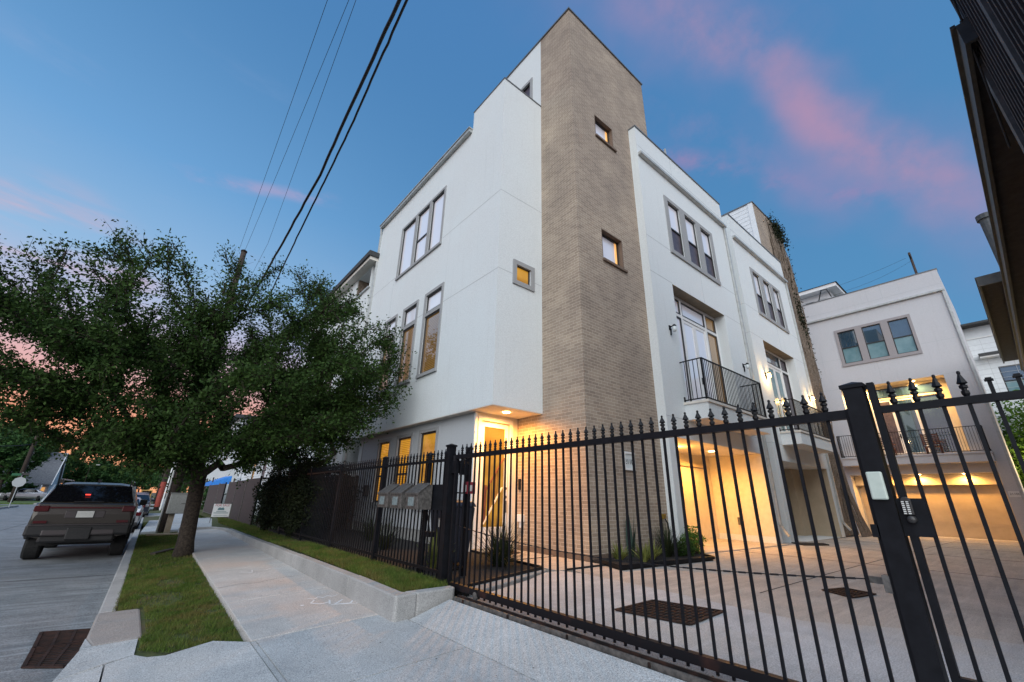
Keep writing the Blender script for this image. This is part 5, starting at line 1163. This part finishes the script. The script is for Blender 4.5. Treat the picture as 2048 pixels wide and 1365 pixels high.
# signs across the street
t = thing('stop_sign', (-8.9, 61, .2), 'octagonal stop sign seen from behind under small street-name plates', 'sign')
B().tube([(-8.9, 61, .1), (-8.9, 61, 3.2)], .035, 8).obj('post', 'signback', t)
B().lathe((-8.9, 60.95, 2.32), [(.46, -.015), (.46, .015)], 8, 'y').obj('plate', 'signback', t)
B().box(-9.55, 60.9, 2.88, -8.95, 60.93, 3.08).obj('name_plate', 'green', t); B().box(-9.1, 60.94, 2.95, -8.45, 60.96, 3.15).obj('name_plate', 'frame', t)
t = thing('street_lamp', (-9.6, 96, .2), 'distant street lamp with a short arm in front of the trees', 'street lamp'); B().tube([(-7.4, 100, .1), (-7.4, 100, 5.4), (-7.0, 100, 5.7), (-6.6, 100, 5.75)], .035, 8).obj('pole', 'wooddark', t); B().box(-6.75, 99.9, 5.68, -6.3, 100.1, 5.78).obj('lamp_head', 'plate', t)
# patio chairs behind the open fence
for i, (x, y, lb) in enumerate(((4.35, 20.7, 'left tubular garden chair behind the open fence'), (4.95, 20.9, 'right tubular garden chair behind the open fence'))):
    t = thing('garden_chair', (x, y, .58), lb, 'chair', 'tubular garden chairs')
    B().box(x-.25, y-.25, .98, x+.25, y+.25, 1.03).obj('seat', 'bin', t, bev=.02)
    B().box(x-.25, y+.22, 1.05, x+.25, y+.26, 1.5).obj('backrest', 'bin', t)
    b = B()
    for s in (-1, 1): b.tube([(x+s*.28, y-.25, .58), (x+s*.28, y-.25, 1.25), (x+s*.28, y+.2, 1.27), (x+s*.28, y+.26, 1.6)], .016, 6); b.tube([(x+s*.28, y+.25, .58), (x+s*.28, y+.24, 1.3)], .016, 6)
    b.tube([(x-.28, y+.26, 1.6), (x+.28, y+.26, 1.6)], .016, 6); b.obj('tube_frame', 'silver', t)
# wooden privacy fence closing the garden
G7 = thing('board_fence', (4.5, 15.6, .6), 'dark weathered wooden board fence between the hedge and the corner house', 'fence')
b = B(); y = 15.62
for i in range(15): x = 3.7+i*.148; b.box(x, y, .55, x+.138, y+.02, 2.45+rnd.uniform(-.06, .05))
b.obj('board', 'wood', G7); B().box(3.65, y+.021, 2.0, 5.88, y+.06, 2.1).box(3.65, y+.021, .9, 5.88, y+.06, 1.0).obj('rail', 'wood', G7); B().box(3.58, y-.03, .5, 3.69, y+.08, 2.55).obj('post', 'wood', G7)
t = thing('door_mat', (6.45, 8.1, .64), 'dark brown door mat on the entry walk', 'mat'); B().box(6.15, 7.85, .632, 6.85, 8.3, .65).obj('mat', 'mat', t)
def grate(name, quad, z, label, nb, mat='castiron', cross=3):
    """a cast grate: frame and bars over a dark pit; quad = 4 xy corners in order"""
    c = [Vector((a, d, z)) for a, d in quad]; cx = sum(c, Vector())/4; t = thing(name, tuple(cx), label, 'drain grate')
    B().prism([tuple(v-Vector((0, 0, .002))) for v in c], .004).obj('pit', 'ink', t)
    b = B(); up = Vector((0, 0, .006))
    for i in range(4): b.obox(c[i]+up, c[(i+1) % 4]+up, .035, .012)
    b.obj('frame', mat, t); b = B()
    for i in range(1, nb): q = i/nb; b.obox(c[0].lerp(c[1], q)+up*.8, c[3].lerp(c[2], q)+up*.8, .015, .008)
    for i in range(1, cross+1): q = i/(cross+1); b.obox(c[0].lerp(c[3], q)+up, c[1].lerp(c[2], q)+up, .026, .008)
    b.obj('bar', mat, t)
grate('court_grate', [(4.44, 3.44), (4.57, 2.63), (5.42, 2.69), (5.24, 3.47)][::-1], .606, 'large rusty iron drain grate in the pale court just behind the gate', 13, cross=5)
grate('small_grate', [(7.98, 2.43), (7.71, 2.02), (8.3, 1.89), (8.47, 2.28)], .606, 'small rusty drain grate farther back in the beige court', 8)
grate('street_grate', [(-.53, 8.56), (-.50, 7.82), (-.06, 7.78), (-.05, 8.4)], .056, 'upper rusty iron street grate against the curb inlet', 12, cross=2)
grate('street_grate', [(-.50, 7.80), (-.48, 7.08), (-.16, 6.86), (-.06, 7.76)], .056, 'lower rusty iron street grate nearest the driveway apron', 12, cross=2)

# ------------------------------------------------------------------ cars
def car(name, x, y, z, label, kind='sedan', paint='silver', yaw=0., parts=True, scale=1.0, group='cars parked along the kerb'):
    """rear of the car at y, pointing along +y; lofted shell"""
    t = thing(name, (x, y, z), label, 'car', group)
    if kind == 'suv':
        L, belt, roofz, hw = 5.0, 1.36, 1.90, 1.0
        st = [(0.0, 1.10, .95, 0.9), (.03, 1.34, .985, 1), (.09, 1.38, .99, 1), (.40, 1.85, 1.0, 1), (.62, 1.90, 1, 1), (2.2, 1.91, 1, 1), (2.9, 1.86, 1, 1), (3.6, 1.37, 1, 1), (4.5, 1.24, .98, 1), (4.85, 1.15, .93, .95), (5.0, .85, .86, .85)]
    else:
        L, belt, roofz, hw = 4.6, .98, 1.45, .90
        st = [(0.0, .80, .9, .9), (.08, .98, .95, 1), (.55, 1.04, .99, 1), (1.15, 1.38, 1, 1), (1.7, 1.45, 1, 1), (2.5, 1.42, 1, 1), (3.3, .98, 1, 1), (4.1, .90, .97, 1), (4.5, .78, .88, .95), (4.6, .6, .8, .85)]
    low = .56 if kind == 'suv' else .26
    prof = [(0, 0), (.80, 0), (.95, .07), (1.0, .35), (.985, .75), (.955, .93), (.925, 1.0)]     # fraction of hw, fraction of (belt-low)
    green = [(.86, .22), (.79, .72), (.70, .94), (.50, 1.0), (0, 1.01)]
    rows = []
    for (yy, top, wf, _) in st:
        bt = min(belt, top); r = []
        for a, h in prof: r.append((a*hw*wf, low+(bt-low)*h))
        g = max(0, top-belt)/(roofz-belt)
        for a, h in green:
            aa = a*g+(.925*(1-g) if a > .55 else a*(1-g)); r.append((aa*hw*wf, bt+max(top-bt, .004)*h+.0))
        rows.append((yy, r))
    b = B(); n = len(rows[0][1])
    full = []
    for yy, r in rows: full.append([(-a, yy, h) for a, h in r]+[(a, yy, h) for a, h in r[::-1]])
    cs, sn = cos(yaw), sin(yaw)
    def W(p): return (x+(p[0]*cs-p[1]*sn)*scale, y+(p[0]*sn+p[1]*cs)*scale, z+p[2]*scale)
    for ring_ in full: b.v += [W(p) for p in ring_]
    m = 2*n
    for i in range(len(full)-1):
        for k in range(m): k2 = (k+1) % m; a = i*m; b.f.append((a+k, a+m+k, a+m+k2, a+k2))
    b.f.append(tuple(range(m))); b.f.append(tuple(range((len(full)-1)*m, len(full)*m))[::-1])
    body = b.obj('body', paint, t, smooth=True); md = body.modifiers.new('Bevel', 'BEVEL'); md.width = .02; md.segments = 2; md.limit_method = 'ANGLE'; md.angle_limit = radians(35)
    me = body.data
    try: me.shade_auto_smooth(angle=radians(35))
    except Exception:
        for p in me.polygons: p.use_smooth = False
    def bx(name_, mat, x0, y0, z0, x1, y1, z1, par=t, bev=.0, only=True):
        q = B().box(x0, y0, z0, x1, y1, z1); q.v = [W(p) for p in q.v]; return q.obj(name_, mat, par, bev=bev)
    def poly(name_, mat, pts, par=t):
        q = B(); q.v = [W(p) for p in pts]; q.f = [tuple(range(len(pts)))]; return q.obj(name_, mat, par)
    # glass
    if kind == 'suv':
        def gp(u, v): # rear glass patch u -1..1, v 0..1
            y0, z0, y1, z1 = .10, 1.395, .385, 1.83; w = .86*(1-v)+.765*v; return (u*w*.985, y0+(y1-y0)*v-.022, z0+(z1-z0)*v+.008)
        poly('rear_window', 'carglass', [gp(-1.03, .02), gp(1.03, .02), gp(.99, .95), gp(-.99, .95)])
        q = B().box(-.14, .15, 1.575, -.04, .17, 1.60); q.v = [W((a, c-.03, e)) for a, c, e in q.v]; q.obj('brake_lamp', 'redglow', t)
        for s in (-1, 1):
            for a, c in ((.62, 1.35), (1.42, 2.2), (2.27, 2.95)):
                tp = .30 if c > 2.5 else 0
                poly('side_window', 'carglass', [(s*.925, a, 1.40), (s*.925, c+tp, 1.40), (s*.812, c-.0, 1.735), (s*.812, a+(.12 if a < 1 else 0), 1.735)])
            bx('roof_rail', 'roofsilver', s*.72-.02, .50, 1.945, s*.72+.02, 2.7, 1.975, bev=.008)
            for yy in (.5, 2.6): bx('rail_foot', 'carlow', s*.72-.03, yy-.06, 1.86, s*.72+.03, yy+.10, 1.96)
            poly('pillar_sheen', 'roofsilver', [(s*.93, .095, 1.40), (s*.885, .08, 1.40), (s*.785, .365, 1.83), (s*.83, .40, 1.83)])
            bx('wing_mirror', 'carlow', s*1.0-.0, 2.95, 1.27, s*1.19, 3.12, 1.45, bev=.03)
            bx('tail_lamp', 'redlamp', s*.70, -.022, 1.17, s*.975, .14, 1.31, bev=.02)
            bx('reflector', 'redlamp', s*.66, -.055, .90, s*.90, .0, .96)
            bx('wheel_arch', 'carlow', s*.90, .42, .50, s*1.03, 1.66, 1.0, bev=.06)
            bx('sill', 'carlow', s*.90, 1.5, .36, s*1.0, 3.4, .55)
        bx('light_bar', 'redlamp', -.80, -.012, 1.25, .80, .06, 1.285)
        bx('bumper', 'carlow', -.99, -.11, .60, .99, .12, .88, bev=.05); bx('bumper_shelf', 'carbumper', -.95, -.125, .845, .95, -.02, .875, bev=.01)
        bx('skid_panel', 'carbumper', -.70, -.118, .60, .70, .1, .76, bev=.04); bx('tow_cover', 'carlow', -.24, -.135, .50, .24, .05, .80, bev=.03); bx('valance', 'carlow', -.72, -.06, .44, .72, .3, .61, bev=.05)
        bx('underbody', 'tyre', -.74, .35, .36, .74, 4.6, .60)
        bx('wiper', 'carlow', -.30, .055, 1.405, .28, .075, 1.42)
        bx('plate_recess', 'carbumper', -.38, -.008, 1.02, .38, .05, 1.19, bev=.01); bx('license_plate', 'plate', -.165, -.03, 1.03, .165, -.014, 1.185)
        bx('plate_frame', 'carlow', -.18, -.024, 1.02, .18, -.009, 1.195)
        bx('antenna_fin', 'carlow', -.03, .75, 1.88, .03, .9, 1.99)
        wy, wr, ww = (.98, 4.0), .42, .32
        poly('tailgate_line', 'carlow', [(-.80, -.002+.04, 1.283), (.80, .038, 1.283), (.80, .042, 1.295), (-.80, .042, 1.295)]) if False else None
    else:
        fy = (3.22, 2.56)
        poly('windscreen', 'carglass', [(-.74, 3.2, 1.02), (.74, 3.2, 1.02), (.60, 2.58, 1.39), (-.60, 2.58, 1.39)][::-1])
        q = poly('rear_window', 'carglass', [(-.74, .62, 1.085), (.74, .62, 1.085), (.60, 1.12, 1.372), (-.60, 1.12, 1.372)])
        for s in (-1, 1):
            poly('side_window', 'carglass', [(s*.845, 1.0, 1.04), (s*.845, 2.0, 1.04), (s*.735, 2.0, 1.36), (s*.735, 1.35, 1.36)]); poly('side_window', 'carglass', [(s*.845, 2.06, 1.04), (s*.845, 3.0, 1.04), (s*.735, 2.5, 1.35), (s*.735, 2.06, 1.36)])
            bx('wing_mirror', paint, s*.9, 2.75, .98, s*1.05, 2.9, 1.1, bev=.02); bx('headlight', 'plate', s*.55, 4.42, .60, s*.84, 4.56, .74, bev=.02); bx('tail_lamp', 'redlamp', s*.55, -.02, .70, s*.86, .12, .85, bev=.02)
        bx('license_plate', 'plate', -.16, -.05, .58, .16, -.01, .72); bx('grille', 'carlow', -.4, 4.5, .42, .4, 4.62, .62); bx('bumper', 'carlow', -.82, -.06, .30, .82, .1, .45, bev=.03)
        wy, wr, ww = (.85, 3.65), .32, .22
    for s in (-1, 1):
        for yy in wy:
            c = W((s*(hw-ww/2-.01), yy, wr)); h = ww/2*scale; r_ = wr*scale
            tt = B().lathe(c, [(r_*.62, -h), (r_*.93, -h), (r_, -h*.7), (r_, h*.7), (r_*.93, h), (r_*.62, h)], 24, 'x').obj('tyre', 'tyre', t, smooth=False)
            rb = B(); fx = s*(h-.012)
            rb.lathe(Vector(c), [(r_*.61, fx-.01), (r_*.60, fx), (r_*.5, fx-s*.03)], 20, 'x')
            for k in range(5): a = 2*pi*k/5; rb.obox(Vector(c)+Vector((fx, 0, 0)), Vector(c)+Vector((fx, cos(a)*r_*.6, sin(a)*r_*.6)), .03, .05, (1, 0, 0))
            rb.obj('rim', 'rim', tt)
    return t
car('parked_suv', -.97, 16.3, .05, 'large bronze-brown SUV parked at the curb, seen from behind', 'suv', 'carbody', yaw=-.012)
car('parked_car', .02-.62, 25.5, .05, 'silver car parked in front of the brown SUV with a dark mirror showing', 'sedan', 'silver', yaw=-.015)
car('parked_car', -.25, 37.0, .05, 'dark blue car parked farther down the curb behind the silver one', 'sedan', 'navy', yaw=-.015, scale=1.08)
car('parked_car', -.1, 48, .05, 'pale silver car at the far end of the parked row', 'sedan', 'silver', yaw=-.015, scale=1.05)
car('parked_car', -.0, 60, .05, 'dark car last in the row near the yellow truck', 'sedan', 'navy', yaw=-.015, scale=1.1)
car('parked_car', -9.9, 91.3, .2, 'silver hatchback parked side-on across the street by the low house', 'sedan', 'silver', yaw=pi/2+.05, scale=1.1, group=None)
car('parked_car', -15.5, 91, .2, 'dark car half hidden at the left edge across the street', 'sedan', 'navy', yaw=pi/2, scale=1.1, group=None)
car('parked_car', -5.6, 93.0, .2, 'dark car beside the silver hatchback across the street', 'sedan', 'navy', yaw=pi/2+.1, scale=1.1, group=None)

# ------------------------------------------------------------------ the oak on the verge
def oak():
    trunk = [(1.19, 14.05, .15), (1.16, 14.02, .6), (1.11, 13.98, 1.4), (1.07, 13.95, 2.15)]
    lim = lambda p: p.x < 5.25 and p.z > 2.2 + max(0, (p.x-1.5))*.33 and not (p.x > 1.6 and p.z < 2.7)
    T = []
    T += ellip(165, (.9, 13.2, 4.6), (4.4, 3.6, 2.5), .42, lim=lim)
    T += ellip(56, (-1.6, 13.3, 4.9), (3.0, 3.0, 2.2), .45, lim=lim)
    T += ellip(60, (3.3, 12.2, 5.0), (2.1, 2.8, 2.3), .45, lim=lim)
    T += ellip(48, (1.4, 13.8, 6.5), (3.0, 2.5, 1.8), .5, lim=lim)
    T += ellip(40, (-3.3, 13.6, 4.4), (2.3, 2.6, 1.6), .5, lim=lim)
    T += ellip(36, (.0, 12.8, 3.0), (2.4, 2.2, .8), .5, lim=lambda p: p.z > 2.6)
    T += ellip(30, (.4, 12.9, 2.75), (2.0, 1.5, .5), .5, lim=lambda p: p.z > 2.3 and (p.x-1.1)**2+(p.y-14)**2 > .3)
    T += ellip(26, (3.0, 12.6, 3.6), (1.7, 2.0, .9), .5, lim=lim)
    # long feathery sprays reaching past the crown
    for p in ((-2.4, 13.6, 7.3), (-1.6, 13.6, 7.9), (-2.0, 13.4, 7.7), (-3.4, 13.8, 6.9), (-.9, 13.8, 8.2), (.6, 14, 8.2), (-4.4, 13.8, 6.1), (1.6, 13.9, 8.5), (2.7, 14, 8.3), (3.5, 13.9, 8.3), (4.1, 13.4, 7.6), (4.9, 12.6, 6.9), (5.1, 11.9, 6.0), (5.1, 11.4, 5.2), (4.9, 11.2, 4.5), (-2.7, 13.2, 7.0), (-3.9, 13, 6.5), (3.0, 13.6, 8.4), (2.2, 13.8, 8.5), (.2, 13.6, 8.3), (-1.0, 13.5, 7.9),
              (-1.4, 13.4, 3.3), (-2.1, 13.6, 3.9), (-.6, 13.5, 2.9), (5.0, 12.3, 5.6)): T.append(Vector(p))
    return make_tree('oak_tree', (1.19, 14.05, .2), 'dense live oak on the verge with a thick brown trunk and wide spreading crown', 'tree', None, trunk, .165, T, 430, .088, .046, .62, nbr=18, jit=.11, thin=((5.0, 6.5, 8.0), (1, .75, .5)))
oak()
# small-leaved trees behind the board fence and along the gardens
def simple_tree(x, y, z, h, r, label, n=40, lp=150, leaf=.2, lw=.11, grp='far street trees', mat='leaf2', tr=None, sp=1.0, name='street_tree', shape=(1, 1, .42), minr=.02):
    tr = tr or h*.022; zc_ = z+h*.62
    T = ellip(n, (x, y, zc_), (r*shape[0], r*shape[1], h*shape[2]), .45, lim=lambda p: p.z > z+h*.2)
    return make_tree(name, (x, y, z), label, 'tree', grp, [(x, y, z-.1), (x+.1, y, z+h*.15), (x, y+.1, z+h*.3)], tr, T, lp, leaf, lw, sp, mat, twig=False, minr=minr, nbr=7, jit=.11*sp)
simple_tree(4.6, 17.6, .5, 6.2, 1.9, 'slender dark tree rising between the oak and the corner house', 42, 190, .11, .05, 'garden trees', 'leaf', .10, .7, 'garden_tree')
simple_tree(4.9, 23.8, .5, 5.0, 1.6, 'small garden tree over the open fence beyond the hedge', 30, 170, .13, .06, 'garden trees', 'leaf', .09, .7, 'garden_tree')
far = [(-14.5, 88, 8.6, 2.3, 'leafy tree hiding the left half of the gabled roof'), (-18.6, 90, 9.5, 3.2, 'leafy tree at the left frame edge before the gabled house'), (-19.5, 112, 13.5, 6.0, 'tall dark tree at the far left edge across the street'), (-14.5, 112, 11.2, 4.8, 'broad tree behind the left utility pole'), (-23, 100, 12.5, 5, 'left-hand tree partly outside the frame'), (-10.0, 116, 7.6, 3.8, 'rounded tree just right of the gabled roof'), (-6.8, 114, 6.2, 3.6, 'tree between the gabled roof and the parked SUV'),
       (-5.5, 140, 8.0, 5, 'far tree above the SUV roof, left one'), (-.5, 150, 7.0, 5, 'far tree closing the end of the street'), (5.0, 138, 8.0, 5, 'far tree at the street end, right of centre'), (7, 104, 9, 4.5, 'tree past the farthest pole on the right pavement'), (-13.3, 92.8, 2.6, 1.6, 'low shrubby tree beside the low house'),
       (2.4, 60, 5.2, 1.5, 'slim street tree behind the orange-wrapped pole'), (4.2, 70, 8, 3.0, 'street tree on the right beyond the blue tarp'), (-17.0, 99, 10.5, 4.2, 'dark tree overhanging the gabled roof'), (-2.8, 128, 6.6, 4.2, 'far tree above the SUV roof, right one'), (3.6, 90, 7.5, 2.8, 'darker street tree farther along the right pavement')]
for i, (x, y, h, r, lb) in enumerate(far):
    big = h > 5.9; r *= 1.2
    simple_tree(x, y, .2, h, r, lb, 60 if big else 26, 110, .42 if y > 80 else .22, .22 if y > 80 else .12, 'far street trees', 'leaf2', None, 1.5 if big else .8, 'street_tree')
def shrub(name, x, y, z, rx, ry, rz, n, leaf, lw, mat, label, cat='shrub', grp=None, stems=5):
    t = thing(name, (x, y, z), label, cat, grp); b = B()
    for i in range(stems): a = 2*pi*i/stems; b.tube([(x+cos(a)*.06, y+sin(a)*.06, z-.02), (x+cos(a)*rx*.5, y+sin(a)*ry*.5, z+rz*1.1)], [.02, .008], 5, False)
    b.obj('stem', 'bark', t); v = rng.normal(size=(n, 3)); v /= np.linalg.norm(v, axis=1)[:, None]; v *= (rng.random(n)**.4)[:, None]
    lump = 1+.22*np.sin(v[:, 0]*7+x)*np.cos(v[:, 1]*6)+.12*np.sin(v[:, 2]*9)
    C = np.column_stack([x+v[:, 0]*rx*lump, y+v[:, 1]*ry*lump, z+rz+v[:, 2]*rz*lump]); C = C[C[:, 2] > z+.02]
    V, F = leaf_quads(C, leaf, lw); raw('foliage', V, F, mat, t); return t
shrub('ivy_hedge', 3.62, 13.9, .55, .42, 2.0, 1.12, 26000, .075, .04, 'leafdark', 'dark ivy-like hedge smothering the far end of the picket fence', 'hedge')
shrub('ivy_hedge', 3.55, 16.9, .55, .5, 1.4, 1.1, 14000, .075, .04, 'leafdark', 'dark overgrown corner of the hedge by the leaning boards', 'hedge')
shrub('ivy_hedge', 4.6, 15.3, .6, 1.2, .45, 1.05, 12000, .075, .04, 'leafdark', 'dark leafy growth hanging over the wooden board fence', 'hedge')
for i, (x, y, h) in enumerate(((3.05, 17.9, 1.9), (3.15, 17.55, 1.85), (3.22, 17.2, 1.95))):
    pass
t = thing('leaning_boards', (3.5, 18.2, .6), 'row of upright weathered boards ending the hedge beside the lawn', 'fence'); b = B()
for i in range(7): b.obox((3.52+i*.03, 18.3-i*.16, .5), (3.56+i*.03, 18.32-i*.16, 2.3), .12, .02, (1, 0, 0))
b.obj('board', 'wood', t)
shrub('courtyard_shrub', 35.0, -.35, .3, 1.0, 1.3, 3.4, 9000, .22, .10, 'fresh', 'bright green climbing shrub lit by a lamp beyond the end townhouse corner', 'shrub')
lamp('garden_lamp', (33.6, -.55, 4.0), 90, (1, .7, .3), rad=.15)
shrub('fresh_shrub', 10.35, 5.62, .63, .30, .26, .30, 1500, .055, .03, 'fresh', 'small bright green shrub at the right end of the bed by the carport', 'shrub')
shrub('low_shrub', 9.7, 5.55, .63, .42, .3, .18, 1300, .05, .03, 'leaf', 'low dark green shrub between the strap-leaved clump and the bright shrub', 'shrub')
shrub('roof_greenery', 4.0, 43.5, .3, 1.2, 2.2, 1.2, 2500, .2, .1, 'leaf2', 'low bushes beyond the tarp shelter', 'shrub')
def clump(name, x, y, z, n, L, w, mat, label, spread=1.0, droop=.5, upright=.5, rmax=.08, grp=None):
    """arching strap leaves, each a folded strip of 5 segments"""
    t = thing(name, (x, y, z), label, 'plant', grp); V, F = [], []; K = 6
    for i in range(n):
        a = rnd.uniform(0, 2*pi); el = radians(rnd.uniform(18+50*upright*.5, 88)); l = L*rnd.uniform(.55, 1.1); wd = w*rnd.uniform(.7, 1.2)
        p = Vector((x+cos(a)*rnd.uniform(0, rmax), y+sin(a)*rnd.uniform(0, rmax), z)); d = Vector((cos(a)*cos(el)*spread, sin(a)*cos(el)*spread, sin(el))).normalized(); side = Vector((-sin(a), cos(a), 0)); dr = droop*rnd.uniform(.4, 1.5)
        base = len(V)
        for k in range(K+1):
            q = k/K; wk = wd*(1-q**2.2)*(.55+.45*min(1, q*4))+.0004
            V.append(tuple(p-side*wk/2)); V.append(tuple(p+side*wk/2+Vector((0, 0, .0)))); p = p+d*l/K; d = (d+Vector((0, 0, -dr/K*(.5+q)))).normalized()
        for k in range(K): F.append((base+2*k, base+2*k+1, base+2*k+3, base+2*k+2))
    raw('leaf_rosette', np.array(V), np.array(F), mat, t); return t
clump('strap_plant', 5.15, 6.45, .66, 520, .80, .014, 'yucca', 'large arching strap-leaved clump in the front bed behind the gate', 1.0, 1.1, .15, .14)
clump('strap_plant', 4.75, 7.6, .66, 160, .75, .018, 'yucca', 'smaller strap-leaved clump beside the dark blue bin', 1.0, .8, .5, .1)
clump('agave_plant', 3.98, 6.75, .66, 34, .62, .060, 'varieg', 'pale striped agave behind the black fence by the bin', 1.0, .35, .7, .06)
clump('strap_plant', 4.4, 9.6, .67, 120, .7, .02, 'yucca', 'dark grassy clump under the second lit window', 1.0, .7, .5, .1)
clump('strap_plant', 4.9, 11.6, .67, 120, .7, .02, 'yucca', 'dark grassy clump under the farthest lit window', 1.0, .7, .5, .1)
for k, (x, y, lb) in enumerate(((7.62, 5.75, 'left variegated yellow-green rosette at the foot of the brick tower'), (7.98, 5.42, 'front variegated yellow-green rosette in the tower bed'), (8.4, 5.5, 'right variegated yellow-green rosette in the tower bed'))):
    clump('variegated_plant', x, y, .655, 70, .40, .028, 'varieg', lb, 1.0, .5, .6, .06, 'variegated rosettes')
clump('agave_plant', 8.35, 5.98, .655, 9, .98, .13, 'agave', 'tall broad blue-grey agave against the brown brick wall', .42, .12, 1.6, .05)
clump('strap_plant', 9.15, 5.62, .655, 300, .72, .012, 'yucca', 'fine spiky grassy clump in the tower bed before the white pier', 1.0, .6, .5, .09)
# litter: leaves and crumbs on the paving
c = np.column_stack([rng.uniform(1.3, 3.3, 60), rng.uniform(2.3, 9, 60), np.zeros(60)]); c[:, 2] = np.where(c[:, 0] < 2.6, .35+.045*(c[:, 0]-1.25)+.006, .42+.27*np.clip(c[:, 0]-2.76, 0, .54)+.008); c = c[(c[:, 0] < 2.55) | (c[:, 1] < 5)]
c2 = np.column_stack([rng.normal(-.14, .05, 260)+.0, rng.uniform(8.7, 16, 260), np.full(260, .058)]); c3 = np.column_stack([rng.uniform(.95, 1.3, 160), rng.uniform(5.8, 9, 160), np.full(160, .285)]); c4 = np.column_stack([rng.uniform(2.5, 3.4, 60)*0+rng.uniform(16.7, 17.7, 60), rng.uniform(5.1, 5.6, 60), np.full(60, .612)])
c5 = np.column_stack([rng.normal(1.15, .28, 420), rng.normal(13.6, .5, 420), np.full(420, .30)]); c6 = np.column_stack([rng.uniform(.4, 1.3, 160), rng.uniform(6.0, 12, 160), np.full(160, .285)]); c3 = np.concatenate([c3, c5, c6])
V, F = leaf_quads(np.concatenate([c, c2, c3, c4]), .024, .014); V[:, 2] = V[:, 2]*.15+np.repeat(np.concatenate([c, c2, c3, c4])[:, 2]*.85, 4)+.003
tag(raw('leaf_litter', V, F, 'bark'), 'scattered dead leaves on the pavement and along the gutter', 'litter', kind='stuff')
